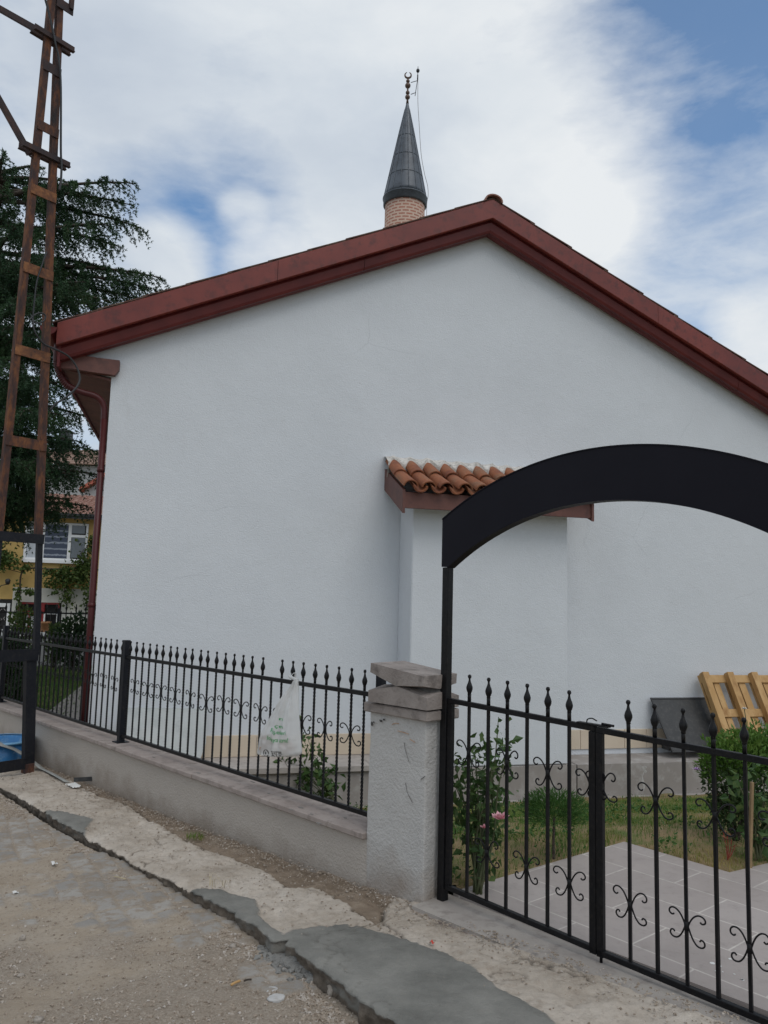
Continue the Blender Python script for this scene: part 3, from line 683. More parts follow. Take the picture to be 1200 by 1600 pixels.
# mortar filling along the wall
mb = MB()
K = 150; Lp = 7
G_ = []
for i in range(K):
    f = i/(K-1); w = CW0-.03+f*(CW1-CW0+.07); x = (w-CW0-.035)/pitch; wave = .5+.5*math.cos(2*math.pi*x)
    row = []
    for j in range(Lp):
        g = j/(Lp-1); nz = (vnoise(w*30, g*3, 4)-.5)*.02
        reach = .165+.04*(vnoise(w*9, 0, 6)-.5)-.07*wave
        row.append(wp(w, -.003-reach*g*(1 if g < .99 else 1), 2.862-.015*f-.012*g+.052*wave*g*.5-.060*g**2*(1.1-.75*wave)+nz*g))
    row.append(wp(w, -.003-.10, 2.68)); G_.append(row)
mb.grid(G_); mb.build('mortar_flashing', M['mortar'], bld)

# ------------------------------------------------------------------ minaret
mp = (atz(600, 310, 15)+atz(666, 310, 15))/2; mx, my = mp[0], mp[1]; mr = .66
mn = thing('minaret', (mx, my, -.5), 'round brick minaret with grey lead cone rising behind the roof', 'minaret')
zb = 14.72
mb = MB(); mb.lathe((mx, my, 0), [(mr+.15, -.5), (mr+.15, 3), (mr, 3.3), (mr, zb)], 48); sh = mb.build('brick_shaft', M['brick'], mn)
ztip = float(pl(638, 158, (mx, my, 0), np.array([0, 1., 0]))[2])
mb = MB(); NS = 16
prof = [(mr+.02, zb-.03), (mr+.06, zb+.0), (mr+.06, zb+.20), (mr+.085, zb+.215), (mr+.085, zb+.25)]
mb.lathe((mx, my, 0), prof, 48)
zc0 = zb+.25
def cone_r(z): return (mr+.05)*(1-(z-zc0)/(ztip+.12-zc0))
zs = np.linspace(zc0, ztip, 24); mb.lathe((mx, my, 0), [(cone_r(z), z) for z in zs], 48)
cone = mb.build('lead_cone', M['lead'], mn)
mb = MB()
for k in range(NS):
    th = 2*math.pi*(k+.35)/NS; d = np.array([math.cos(th), math.sin(th), 0])
    mb.tube([np.array([mx, my, z])+d*(cone_r(z)+.004) for z in zs[:-2]], [.016*min(1, cone_r(z)*4) for z in zs[:-2]], 5)
for z in (zc0+.72, zc0+1.42, zc0+2.15):
    mb.lathe((mx, my, 0), [(cone_r(z)+.001, z-.012), (cone_r(z)+.012, z-.008), (cone_r(z)+.012, z+.008), (cone_r(z)+.001, z+.012)], 48, caps=False)
mb.build('cone_seam', M['lead'], mn)
hpx = lambda y: float(pl(640, y, (mx, my, 0), np.array([0, 1., 0]))[2])
mb = MB(); r1 = .075
prof = [(.05, ztip-.1)]
for yc, r in ((152, .085), (145, .07), (134, .095), (127, .065)):
    z = hpx(yc); prof += [(.03, z-r*1.05)]+[(max(.03, r*math.cos(a)), z+r*math.sin(a)) for a in np.linspace(-1.1, 1.1, 7)]+[(.03, z+r*1.05)]
prof += [(.02, hpx(122))]
mb.lathe((mx, my, 0), prof, 14)
zcr = hpx(117.5)
c = []
for a in np.linspace(math.radians(112), math.radians(428), 26):
    c.append(np.array([mx+.105*math.cos(a), my, zcr+.105*math.sin(a)]))
mb.tube(c, [.012+.022*math.sin(math.pi*i/25) for i in range(26)], 6)
mb.build('crescent_finial', M['bronze'], mn)
mb = MB()
xr = float(pl(652, 130, (mx, my, 0), np.array([0, 1., 0]))[0])
pz_ = lambda x, y: pl(x, y, (mx, my, 0), np.array([0, 1., 0]))
mb.tube([pz_(648.5, 150), pz_(652.5, 124), pz_(653.2, 104)], .011, 5)
mb.lathe(pz_(653, 110.5)-UZ*.08, [(.01, 0), (.05, .04), (.062, .08), (.05, .12), (.01, .16)], 10)
mb.tube([pz_(652.5, 125), pz_(652.7, 117)], .022, 6)
for y0, y1, x1 in ((129, 126, 652.5), (147.5, 144.5, 650)): mb.tube([pz_(642, y0), pz_(x1, y1)], .012, 5)
mb.build('lightning_rod', M['cable'], mn)
mb = MB()
cw = catmull([pz_(653, 122), pz_(653, 160), pz_(655, 195), pz_(658, 240), pz_(663, 270), pz_(668, 290), pz_(669, 305), pz_(667, 318), pz_(666.5, 345)], 6); cw[:, 1] -= .5*np.clip((zc0+2-cw[:, 2])/3, 0, 1)*0
mb.tube(cw, .009, 5); mb.build('earth_wire', M['wire'], mn)

# ------------------------------------------------------------------ pillar, low wall, loose slabs
pil = thing('gate_pillar', fr(.235, -.1, .1), 'rough grey-white rendered gate pillar beside the black gate', 'pillar')
mb = MB(); gz_ = np.linspace(-.15, 1.085, 60)
def rough_col(s0, s1, t0_, t1_, z0, z1):
    """rendered shaft with slightly wandering faces and chipped, rounded corners"""
    per = []; r = .008
    for (ca, cb, a0) in ((s1-r, t1_-r, 0), (s0+r, t1_-r, 90), (s0+r, t0_+r, 180), (s1-r, t0_+r, 270)):
        for k in range(4): a = math.radians(a0+k*30); per.append((ca+r*math.cos(a), cb+r*math.sin(a)))
    dense = []
    for k in range(len(per)):
        p, q_ = np.array(per[k]), np.array(per[(k+1) % len(per)]); L = np.linalg.norm(q_-p); m_ = max(1, int(L/.02))
        dense += [p+(q_-p)*i/m_ for i in range(m_)]
    D = np.array(dense+[dense[0]]); zs_ = np.linspace(z0, z1, 64)
    cen = np.array([(s0+s1)/2, (t0_+t1_)/2]); G_ = []
    for z in zs_:
        n_ = (fbm(D[:, 0]*9+D[:, 1]*9, D[:, 1]*5+z*9, 4, 3)-.5)*.014
        dirv = (D-cen)/np.linalg.norm(D-cen, axis=1)[:, None]; X = D+dirv*n_[:, None]; X[-1] = X[0]
        G_.append([fr(x[0], x[1], z) for x in X])
    return G_
mb.grid(rough_col(.022, .462, -.085, .10, -.15, 1.082), flip=False)
mb.build('shaft', M['pillar'], pil)
mb = MB(); mb.sbox(-.012, .485, -.128, .132, 1.075, 1.128, .006); mb.build('cap_slab', M['slab'], pil)
mb = MB()   # chipped spots and rusty stains near the top, scratches
def dab(mb, x, y, rx, rz_, n=9, t=.1085):
    P = fpt(x, y, .105); mb.prism([fr(P[0]+rx*math.cos(a)*random.uniform(.6, 1.2), t, P[2]+rz_*math.sin(a)*random.uniform(.6, 1.2)) for a in np.linspace(0, 2*math.pi, n+1)[:-1]], V*.003)
for x, y, a, b in ((582, 1131, .010, .012), (585, 1128, .006, .006), (596, 1126, .014, .008), (601, 1124, .007, .006)): dab(mb, x, y, a, b)
def scratch(mb, pts, r=.0013):
    P = [fpt(x, y, .108) for x, y in pts]; mb.tube(catmull([fr(p[0], .106, p[2]) for p in P], 4), r, 4)
scratch(mb, [(631, 1160), (633, 1172), (637, 1185), (638, 1190)]); scratch(mb, [(633, 1223), (636, 1238), (641, 1248), (644, 1255)], .0014); scratch(mb, [(657, 1218), (664, 1213)], .0022)
mb.build('chip', surf('grey_chip', (.05, .048, .045), (.09, .085, .08), 30, 60, .2, .9), pil)
mb = MB()
for pts in ([(612, 1132), (618, 1130), (623, 1131)], [(621, 1142), (629, 1144), (638, 1147)], [(640, 1155), (648, 1160)]): scratch(mb, pts, .0022)
mb.build('rust_stain', surf('rust_stain', (.42, .24, .14), (.5, .33, .22), 30, 90, .2, .9), pil)
def cap_stone(name, A_, label, mats, tilt_pts, th):
    pass
# middle loose slab: hipped top, mortar bed in its middle
r1_ = thing('cap_stone', fr(.22, -.1, 1.13), 'hipped grey-brown cap stone lying loose under the tilted slab on the pillar', 'cap stone')
def hip_slab(org, s0, s1, t0_, t1_, h, ridge, R=np.eye(3), under=False):
    """slab with a peaked top (or peaked underside when under) in local coords turned by R"""
    loc = lambda s, t, z: np.asarray(org)+R@(U*s+V*t+UZ*z)
    mb = MB()
    sm_ = (s0+s1)/2; tm = (t0_+t1_)/2
    k = -1 if under else 1
    b = [loc(s0, t0_, 0), loc(s1, t0_, 0), loc(s1, t1_, 0), loc(s0, t1_, 0)]
    u = [loc(s0, t0_, k*h), loc(s1, t0_, k*h), loc(s1, t1_, k*h), loc(s0, t1_, k*h)]
    pk = loc(sm_, tm, k*(h+ridge)); md = [loc(sm_, t0_, k*(h+ridge*.92)), loc(s1, tm, k*(h+ridge*.55)), loc(sm_, t1_, k*(h+ridge*.92)), loc(s0, tm, k*(h+ridge*.55))]
    vs = b+u+md+[pk]
    fs = [(0, 1, 2, 3), (0, 4, 8, 5, 1), (1, 5, 9, 6, 2), (2, 6, 10, 7, 3), (3, 7, 11, 4, 0),
          (4, 8, 12, 11), (8, 5, 9, 12), (12, 9, 6, 10), (11, 12, 10, 7)]
    mb.add(vs, fs, False); return mb
def rotm(axis, a):
    axis = np.asarray(axis, float); return np.array(Matrix.Rotation(a, 3, Vector(axis)))
hip_slab(fr(.205, .018, 1.137), -.222, .222, -.130, .130, .062, .046, rotm(UZ, math.radians(1.5))).build('stone', M['slab'], r1_)
mb = MB(); mb.lathe(fr(.085, .0, 1.20), [(.0, .062), (.05, .06), (.075, .048), (.095, .022), (.105, -.02)], 14); mb.build('mortar_bed', M['slabdark'], r1_)
# top loose slab, upside down, tilted towards the street
Rt = rotm(UZ, math.radians(-1.5))@rotm(U, math.radians(-.8))@rotm(V, math.radians(-5.2))
r2_ = thing('cap_stone', fr(.22, -.1, 1.26), 'tilted flat grey-brown cap stone, topmost on the gate pillar', 'cap stone')
r1_['group'] = r2_['group'] = 'loose cap stones on the pillar'
hip_slab(fr(.195, .030, 1.334), -.212, .212, -.128, .128, .052, .040, Rt, True).build('stone', M['slab'], r2_)
mb = MB(); mb.lathe(fr(.16, .02, 1.29), [(.0, -.062), (.05, -.058), (.07, -.04), (.08, -.01)], 10); mb.build('mortar_bed', M['slabdark'], r2_)

lw = thing('low_wall', fr(4, -.05, -.1), 'low beige rendered wall with stone coping under the fence', 'wall')
mb = MB(); LE = 10.5
S_ = np.concatenate([np.arange(.455, 5, .03), np.arange(5, LE, .2)])
Zf = np.linspace(-.6, .372, 34)
G_ = [[fr(s, .098+(fbm(s*7, z*7, 4, 33)-.5)*.012, z) for z in Zf] for s in S_]
mb.grid(G_, flip=True); mb.sbox(.455, LE, -.16, .09, -.6, .371)
mb.build('wall_body', M['lowwall'], lw)
mb = MB(); s = .465; k = 0
while s < LE:
    L = [1.02, .86, 1.15, .95, 1.1][k % 5]; e = min(s+L, LE)
    mb.sbox(s, e-.004, -.185, .128+.003*math.sin(k*4), .373, .409+.002*math.sin(k*2.7), .005); s = e; k += 1
mb.build('coping', M['cap'], lw)
mb = MB()
for x, y, a, b in ((497, 1286, .03, .012), (455, 1265, .02, .01), (470, 1262, .03, .01), (487, 1272, .016, .008), (420, 1240, .015, .008), (395, 1222, .03, .008), (310, 1208, .03, .012), (240, 1183, .02, .01), (540, 1278, .016, .008)):
    P = tofr(atz(x, y, .41)); mb.prism([fr(P[0]+a*math.cos(q)*random.uniform(.5, 1.2), P[1]+b*math.sin(q)*random.uniform(.5, 1.2), .4095) for q in np.linspace(0, 2*math.pi, 9)[:-1]], UZ*.002)
mb.build('dropping', surf('dark_spot', (.16, .15, .14), (.22, .205, .19), 30, 90, .2, .9), lw)

# ------------------------------------------------------------------ fence
def bar_mesh(z0, z1, hw=.0062, twist=True):
    n = max(2, int((z1-z0)/.0075)) if twist else 1; vs = []; fs = []
    for i in range(n+1):
        z = z0+(z1-z0)*i/n; a = i*.55 if twist else 0
        for k in range(4):
            th = a+math.pi/4+k*math.pi/2; vs.append((hw*1.414*math.cos(th), hw*1.414*math.sin(th), z))
    for i in range(n):
        for k in range(4): fs.append((i*4+k, i*4+(k+1) % 4, (i+1)*4+(k+1) % 4, (i+1)*4+k))
    fs += [(3, 2, 1, 0), tuple(n*4+k for k in range(4))]; return vs, fs
def mesh_of(name, vs, fs, mat, smooth=False):
    me = bpy.data.meshes.new(name); me.from_pydata([tuple(v) for v in vs], [], fs); me.materials.append(mat)
    me.polygons.foreach_set('use_smooth', np.full(len(me.polygons), smooth)); me.update(); return me
def finial_mesh(k=1.0):
    m_ = MB(); m_.lathe((0, 0, 0), [(.0065, 0), (.010*k, .002), (.0085*k, .008), (.0115*k, .014), (.0155*k, .026), (.0165*k, .036), (.013*k, .050), (.008*k, .062), (.0055, .074), (.005, .082), (.0085*k, .088), (.0095*k, .094), (.007*k, .101), (.0, .104)], 10)
    return mesh_of('finial', m_.v, m_.f, M['iron'], True)
def scroll_mesh(seed, k=1.0, sq=1.0, wx_=1.0):
    """four wrought curls sprouting from a bar, in the local x-z plane"""
    rd = random.Random(seed); m_ = MB()
    for sx in (-1, 1):
        for sz in (-1, 1):
            kx, kz = k*wx_*rd.uniform(.92, 1.1), k*sq*rd.uniform(.9, 1.12)
            P = [(.004, 0), (.0075, .012), (.013, .028), (.022, .045), (.034, .056), (.047, .056), (.055, .046), (.054, .034), (.046, .028), (.040, .033)]
            if sz < 0: P = [(.004, 0), (.0075, -.010), (.012, -.024), (.020, -.042), (.031, -.055), (.044, -.056), (.052, -.046), (.050, -.034), (.042, -.031), (.038, -.037)]
            Pc = catmull([(sx*a*kx, 0, b*kz) for a, b in P], 4)
            m_.tube(Pc, .0036, 5, flat=1.0, up=(0, 1, 0))
    m_.lathe((0, 0, -.018), [(.006, 0), (.0105, .002), (.0105, .034), (.006, .036)], 8)
    return mesh_of('scroll', m_.v, m_.f, M['iron'], True)
SA = math.atan2(U[1], U[0])
fen = thing('iron_fence', fr(3.8, 0, .41), 'long black wrought iron fence with scrolls and spear finials on the low wall', 'fence')
RZ0, RZ1 = .470, 1.150
FEND = 9.6
for a, b in ((.472, 3.76), (3.81, 6.93), (6.98, FEND)):
    mb = MB(); mb.sbox(a, b, -.0125, .0125, RZ1-.012, RZ1+.014, .002); mb.build('top_rail', M['iron'], fen)
    mb = MB(); mb.sbox(a, b, -.0125, .0125, RZ0-.013, RZ0+.013, .002); mb.build('bottom_rail', M['iron'], fen)
def fence_post(s, z1=1.295):
    mb = MB(); mb.sbox(s-.026, s+.026, -.026, .026, .415, z1, .003); mb.sbox(s-.055, s+.055, -.055, .055, .411, .418); mb.build('post', M['post'], fen)
for s in (3.785, 6.955): fence_post(s)
mb = MB(); fx_ = float(fpt(595, 1070, -.11)[0]); mb.sbox(fx_-.024, fx_+.024, -.135, -.088, .4, 1.285, .003); mb.build('post', M['post'], fen)
BV, BF_ = bar_mesh(.484, 1.137); BARM = mesh_of('bar', BV, BF_, M['iron'])
SV, SF = bar_mesh(1.166, 1.196, .0062, False); 
FIN = finial_mesh(); SCR = [scroll_mesh(k, 1.0, 1.0, 1.5) for k in range(4)]
SPK = MB(); SPK.add(SV, SF, False); 
SPK.smooth = True
for v_, f_ in (([(p.co[0], p.co[1], p.co[2]+1.188) for p in FIN.vertices], [tuple(p.vertices) for p in FIN.polygons]),): SPK.add(v_, f_, True)
SPKM = mesh_of('finial', SPK.v, SPK.f, M['iron'], True)
nb = 0
def fence_run(s0, s1, n, first_scroll, skip=()):
    global nb
    for k in range(n):
        s = s0+(s1-s0)*k/(n-1)+random.uniform(-.003, .003)
        if nb >= 84: return
        b = inst('bar', BARM, fen, fr(s, 0, 0), SA+random.uniform(-.2, .2)); nb += 1
        if k not in skip: inst('finial', SPKM, b, fr(s, 0, 0), 0).rotation_euler = (random.uniform(-.003, .003), random.uniform(-.003, .003), random.uniform(0, 3))
        if k % 2 == first_scroll:
            o = inst('scroll', SCR[random.randrange(4)], fen, fr(s, 0, .905+random.uniform(-.008, .008)), SA+random.uniform(-.12, .12))
fence_run(.625, 3.70, 27, 1, skip=(8,)); fence_run(3.87, 6.87, 27, 1); fence_run(7.04, 9.5, 21, 1)

# ------------------------------------------------------------------ gate: arch frame and two leaves
GW = -1.94
ga = thing('gate_arch', fr(GW/2, 0, .15), 'tall black arched gate frame with a wide sheet metal band', 'gate arch')
for s in (-.024, GW+.024):
    mb = MB(); mb.sbox(s-.022, s+.022, -.022, .022, .14, 1.89, .003)
    mb.build('post', M['iron'], ga)
mb = MB()
Ro, Ri, zc, cs = 1.838, 1.598, .590, GW/2
aL = math.asin((GW/2*-1-.0+.002)/Ro)
ths = np.linspace(-1, 1, 61)
outer = []; inner = []
hx = abs(GW)/2
for q_ in ths:
    so = q_*hx*1.0; outer.append((cs+so, zc+math.sqrt(Ro*Ro-so*so)))
    si = q_*(hx-.045); inner.append((cs+si, zc+math.sqrt(Ri*Ri-si*si)))
# flat returns at the two ends
polyo = [(cs-hx, inner[0][1]-.0)]+outer+[(cs+hx, inner[-1][1])]
TT = .026
vs = []; fs = []
m_ = len(ths)
for t in (-TT, TT):
    vs += [fr(s, t, z) for s, z in outer]+[fr(s, t, z) for s, z in inner]
for L0, fl in ((0, False), (2*m_, True)):
    for i in range(m_-1):
        f_ = (L0+i, L0+i+1, L0+m_+i+1, L0+m_+i); fs.append(f_[::-1] if fl else f_)
for i in range(m_-1):
    fs.append((i, 2*m_+i, 2*m_+i+1, i+1)); fs.append((m_+i, m_+i+1, 3*m_+i+1, 3*m_+i))
for i in (0, m_-1): fs.append((i, m_+i, 3*m_+i, 2*m_+i))
mb.add(vs, fs, False)
for sgn in (-1, 1):   # side cheeks where the band meets the posts
    se = cs+sgn*hx; zi = inner[0][1]
    pq = [(se, outer[0][1]), (se, zi-.0), (se-sgn*.045, zi)]
    mb.prism([fr(s, -TT, z) for s, z in pq], V*2*TT)
arc = mb.build('arch_band', M['archm'], ga)
mb = MB()
# welded edge strips
for P_, dr in ((outer, 1), (inner, -1)):
    ring = []
    for (s, z) in P_:
        ring.append([fr(s, -TT-.004, z), fr(s, TT+.004, z), fr(s, TT+.004, z+dr*.006), fr(s, -TT-.004, z+dr*.006)])
    a_ = len(ring); fl = [(i*4+k, i*4+(k+1) % 4, (i+1)*4+(k+1) % 4, (i+1)*4+k) for i in range(a_-1) for k in range(4)]
    mb.add([p for r in ring for p in r], fl+[(0, 1, 2, 3), tuple((a_-1)*4+k for k in range(4))[::-1]], False)
mb.build('edge_strip', M['archm'], ga)

GBAR = mesh_of('bar', *bar_mesh(0, .908, .0066, False), M['iron']); GFIN = finial_mesh(1.08)
GSPV, GSPF = bar_mesh(0, .045, .0068, False); GSP = MB(); GSP.add(GSPV, GSPF, False); GSP.add([(p.co[0], p.co[1], p.co[2]+.036) for p in GFIN.vertices], [tuple(p.vertices) for p in GFIN.polygons], True); GSPM = mesh_of('finial', GSP.v, GSP.f, M['iron'], True)
GSCR = [scroll_mesh(20+k, 1.12, .92, 1.2) for k in range(5)]
def leaf(label, s0, s1, zt0, zt1, zb0, zb1, bars, up, lo, stile_first):
    """s0 hinge side, s1 meeting side; rails may sag"""
    g = thing('gate_leaf', fr((s0+s1)/2, 0, .18), label, 'gate leaf', 'leaves of the black gate')
    L = lambda s, a, b: a+(b-a)*(s-s0)/(s1-s0)
    mb = MB(); mb.bar(fr(s0, 0, zt0-.0125), fr(s1, 0, zt1-.0125), .0125, .0125, V, .002); mb.build('top_rail', M['iron'], g)
    mb = MB(); mb.bar(fr(s0, 0, zb0-.0125), fr(s1, 0, zb1-.0125), .0125, .0125, V, .002); mb.build('bottom_rail', M['iron'], g)
    e = .0165 if s1 < s0 else -.0165
    for s, top, bot in ((s1+e, zt1-.026, zb1-.03), (s0-e, zt0-.026, zb0-.0)):
        mb = MB(); mb.sbox(s-.0165, s+.0165, -.0125, .0125, bot, top, .002); mb.build('stile', M['iron'], g)
    for k, s in enumerate(bars):
        b = inst('bar', GBAR, g, fr(s, 0, L(s, zb0, zb1)), SA+random.uniform(-.2, .2)); b.scale = (1, 1, (L(s, zt0, zt1)-.024-L(s, zb0, zb1)-.0)/.908)
        f_ = inst('finial', GSPM, b, fr(s, 0, L(s, zb0, zb1)), 0); f_.location = (0, 0, (L(s, zt0, zt1)-L(s, zb0, zb1))/b.scale[2]); f_.scale = (1, 1, 1/b.scale[2])
        if k in up: inst('scroll', GSCR[random.randrange(5)], g, fr(s, 0, L(s, zt0, zt1)-up[k]), SA+random.uniform(-.12, .12))
        if k in lo: inst('scroll', GSCR[random.randrange(5)], g, fr(s, 0, L(s, zb0, zb1)+lo[k]), SA+random.uniform(-.12, .12))
    return g
sb = lambda x, y: float(fpt(x, y)[0])
bl = [sb(733, 1120), sb(763, 1130), sb(792.5, 1140), sb(823.5, 1150), sb(856, 1155), sb(889.5, 1165)]
br = [sb(982.5, 1200), sb(1024, 1210), sb(1069, 1220), sb(1116, 1225), sb(1165, 1230)]; br += [br[-1]-.128, br[-1]-.256]
UPZ = .262; LOZ = .225
gl = leaf('black wrought iron gate leaf hinged at the rendered pillar', -.046, -.9335, 1.196, 1.166, .250, .222, bl, {0: UPZ, 2: UPZ, 4: UPZ}, {1: LOZ, 3: LOZ, 5: LOZ}, 0)
gr = leaf('black wrought iron gate leaf further from the rendered pillar, with the drop bolt', GW+.046, -.9365, 1.136, 1.163, .195, .219, br, {1: UPZ, 3: UPZ, 5: UPZ}, {0: LOZ, 2: LOZ, 4: LOZ, 6: LOZ}, 0)
mb = MB(); mb.tube([fr(-.953, -.0, .30), fr(-.953, 0, .155)], .0065, 6); mb.build('drop_bolt', M['iron'], gr)
for g, s, z in ((gl, -.905, .905), (gr, -.958, .905)): inst('scroll', GSCR[2], g, fr(s, 0, z), SA)
mb = MB()
mb.bar(fr(-.84, .0, 1.1715), fr(-1.0, .0, 1.1695), .014, .0035, V)
c = catmull([fr(-.885, 0, 1.176), fr(-.892, .004, 1.19), fr(-.915, .004, 1.197), fr(-.94, .004, 1.189)], 5); mb.tube(c, .003, 5)
mb.tube([fr(-.96, -.004, 1.178), fr(-1.02, -.004, 1.176)], .006, 6)
mb.build('latch', M['iron'], gl)

# ------------------------------------------------------------------ plastic bag on the fence
BT = .06
bp = lambda x, y: fpt(x, y, BT)
LEFT = [(456.5, 1061), (452, 1068), (443, 1079), (434, 1093), (424, 1110), (414.5, 1127), (405.5, 1143), (401, 1155), (399.5, 1165), (397.5, 1176), (402, 1179)]
RIGHT = [(459.5, 1061), (460, 1068), (460.3, 1080), (460.6, 1095), (461, 1110), (462, 1127), (463.2, 1143), (464, 1155), (464.8, 1165), (465, 1177), (458, 1183)]
KL = catmull([bp(*p) for p in LEFT], 6); KR = catmull([bp(*p) for p in RIGHT], 6)
nr = len(KL); NU = 40
def bag_pt(i, u, front=True):
    """i row (float), u 0..1 from left to right"""
    i0 = int(min(i, nr-1.001)); f = i-i0
    L = KL[i0]*(1-f)+KL[i0+1]*f; R_ = KR[i0]*(1-f)+KR[i0+1]*f
    g = i/(nr-1); s = L[0]+(R_[0]-L[0])*u; z = L[2]+(R_[2]-L[2])*u
    sag = -.010*g**4*math.sin(math.pi*u); z += sag
    prof = math.sin(math.pi*min(max(u, 0), 1))**.6; width = abs(R_[0]-L[0])
    th = min(.075, width*.36)*(.35+.65*min(1, g*1.6))*prof*(1-.9*max(0, (g-.93)/.07)**2)
    fold = 1.9*(.0055*math.sin(u*23+g*2.0+1.3*math.sin(g*5))+.004*math.sin(u*41-g*4))*math.sin(math.pi*u)*(.4+1.0*(1-g))*(1 if g > .03 else 0)
    wr = (float(fbm(u*9+3, g*13, 3, 8))-.5)*.018*prof*min(1, g*3)
    if front: return (s, .030+th+fold+wr, z)
    return (s, .026-.012*prof*(1-max(0, (g-.9)/.1)), z)
bag = thing('shopping_bag', fr(1.32, .06, .75), 'crumpled white plastic carrier bag with green print hanging from the fence', 'plastic bag')
def bag_mat():
    m, t, p = nt('thin_white_plastic'); v = coords(t)
    p.inputs['Base Color'].default_value = (.86, .86, .855, 1); p.inputs['Roughness'].default_value = .22
    bump(t, p, noise(t, coords(t, (1, 1, .5)), 55, 4, .55), .35, .006)
    tr = t.nodes.new('ShaderNodeBsdfTranslucent'); tr.inputs[0].default_value = (.85, .85, .83, 1)
    tp = t.nodes.new('ShaderNodeBsdfTransparent'); m1 = t.nodes.new('ShaderNodeMixShader'); m1.inputs[0].default_value = .35
    t.links.new(p.outputs[0], m1.inputs[1]); t.links.new(tr.outputs[0], m1.inputs[2])
    m2 = t.nodes.new('ShaderNodeMixShader'); m2.inputs[0].default_value = .26; t.links.new(m1.outputs[0], m2.inputs[1]); t.links.new(tp.outputs[0], m2.inputs[2])
    t.links.new(m2.outputs[0], t.nodes['Material Output'].inputs[0]); return m
BM = bag_mat()
rows = np.linspace(0, nr-1, 70); us = np.linspace(0, 1, NU)
mb = MB()
mb.grid([[fr(*bag_pt(i, u)) for u in us] for i in rows]); mb.grid([[fr(*bag_pt(i, u, False)) for u in us] for i in rows], flip=True)
mb.build('film', BM, bag)
# the two handles looped round a spear
mb = MB(); top = bp(458, 1061); hk = fpt(458.5, 1052, 0)
for d in (-.010, .010):
    c = catmull([fr(top[0]+d*.6, .034, top[2]-.006), fr(hk[0]+d*1.2, .026, hk[2]-.02), fr(hk[0]+d, .004, hk[2]+.002), fr(hk[0]+d*.8, -.012, hk[2]-.006), fr(hk[0]+d*.4, -.014, hk[2]-.03)], 5)
    mb.tube(c, [.010*(1-.02*k) for k in range(len(c))], 6, flat=.3, up=V)
mb.build('handle', BM, bag)
# things inside showing through
mb = MB()
for (x, y, rx, rz_, seed) in ((418, 1160, .075, .05, 1), (446, 1166, .085, .042, 2), (412, 1170, .05, .03, 3)):
    P = bp(x, y); G_ = []
    for a in np.linspace(-math.pi/2, math.pi/2, 9):
        G_.append([fr(P[0]+rx*math.cos(a)*math.cos(b)*(1+.2*math.sin(b*3+seed)), .055+.028*math.cos(a)*math.sin(b), P[2]+rz_*math.sin(a)) for b in np.linspace(0, 2*math.pi, 13)])
    mb.grid(G_)
mb.build('contents', surf('brown_paper', (.30, .20, .14), (.50, .36, .27), 7, 40, .2, .8), bag)
def on_bag(name, text, px, py, size, mat, rot=0.0, width=None, bold=0.0, arc=0.0, org='CENTER'):
    cu = bpy.data.curves.new('txt', 'FONT'); cu.body = text; cu.size = 1.0; cu.align_x = org; cu.offset = bold
    to = bpy.data.objects.new('txt', cu); COL.objects.link(to); bpy.context.view_layer.update()
    dg = bpy.context.evaluated_depsgraph_get(); me = bpy.data.meshes.new_from_object(to.evaluated_get(dg)); bpy.data.objects.remove(to)
    co = np.array([v.co[:] for v in me.vertices]); fs = [tuple(p.vertices) for p in me.polygons]
    P = bp(px, py); wtot = np.ptp(co[:, 0]); k = size if width is None else width/wtot
    vs = []
    for x, y, _ in co:
        X = x*k; Y = y*size+arc*X*X
        s = P[0]-(X*math.cos(rot)-Y*math.sin(rot)); z = P[2]+X*math.sin(rot)+Y*math.cos(rot)
        vs.append(drop(s, z, .0028))
    return link(name, vs, fs, mat, bag)
def drop(s, z, off):
    """the point of the bag's front film at (s, z)"""
    # find the row whose left/right span at this height brackets the point
    best = None
    zl = (KL[:, 2]+KR[:, 2])/2; i = float(np.interp(-z, -zl, np.arange(nr)))
    for _ in range(4):
        i0 = int(min(i, nr-1.001)); f = i-i0; L = KL[i0]*(1-f)+KL[i0+1]*f; R_ = KR[i0]*(1-f)+KR[i0+1]*f
        u = (s-L[0])/(R_[0]-L[0]); u = min(max(u, .02), .98); zz_ = L[2]+(R_[2]-L[2])*u-.010*(i/(nr-1))**4*math.sin(math.pi*u)
        slope = (zl[min(i0+1, nr-1)]-zl[max(i0, 0)]) or -1e-3; i = min(max(i+(z-zz_)/slope, 0), nr-1)
    return fr(s, bag_pt(i, u)[1]+off, z)
GREEN = surf('green_print', (.03, .30, .085), (.04, .36, .11), 30, 60, .02, .5); BLACKP = surf('black_print', (.015, .015, .015), (.02, .02, .02), 30, 60, .02, .5)
on_bag('print', 'm', 445, 1125.5, .030, GREEN, -.05, .034, .006)
on_bag('print', 'çen', 443.5, 1137, .034, GREEN, .02, .060, .006)
on_bag('print', 'Poşetleri', 441, 1146.5, .036, GREEN, .0, .150, .006, .9)
on_bag('print', 'doğaya atma!', 440, 1158.5, .038, GREEN, .03, .205, .006, .8)
on_bag('print', 'SIFIR', 441, 1177.2, .026, BLACKP, .05, .085, .012)
on_bag('print', 'ATIK', 440.5, 1181.2, .020, BLACKP, .05, .075, .012)
P = bp(423.8, 1175.5); vs = []; fs = []; n_ = 20
for k in range(n_):
    a = 2*math.pi*k/n_
    for r in (.024, .0185): vs.append(drop(P[0]+1.35*r*math.cos(a), P[2]+r*math.sin(a), .003))
for k in range(n_):
    if k % 7 == 3: continue
    j = (k+1) % n_; fs.append((2*k, 2*j, 2*j+1, 2*k+1))
b0 = len(vs)
for k in range(10):
    a = math.pi/2+2*math.pi*k/10; r = .013 if k % 2 == 0 else .005; vs.append(drop(P[0]+1.35*r*math.cos(a), P[2]+r*math.sin(a), .003))
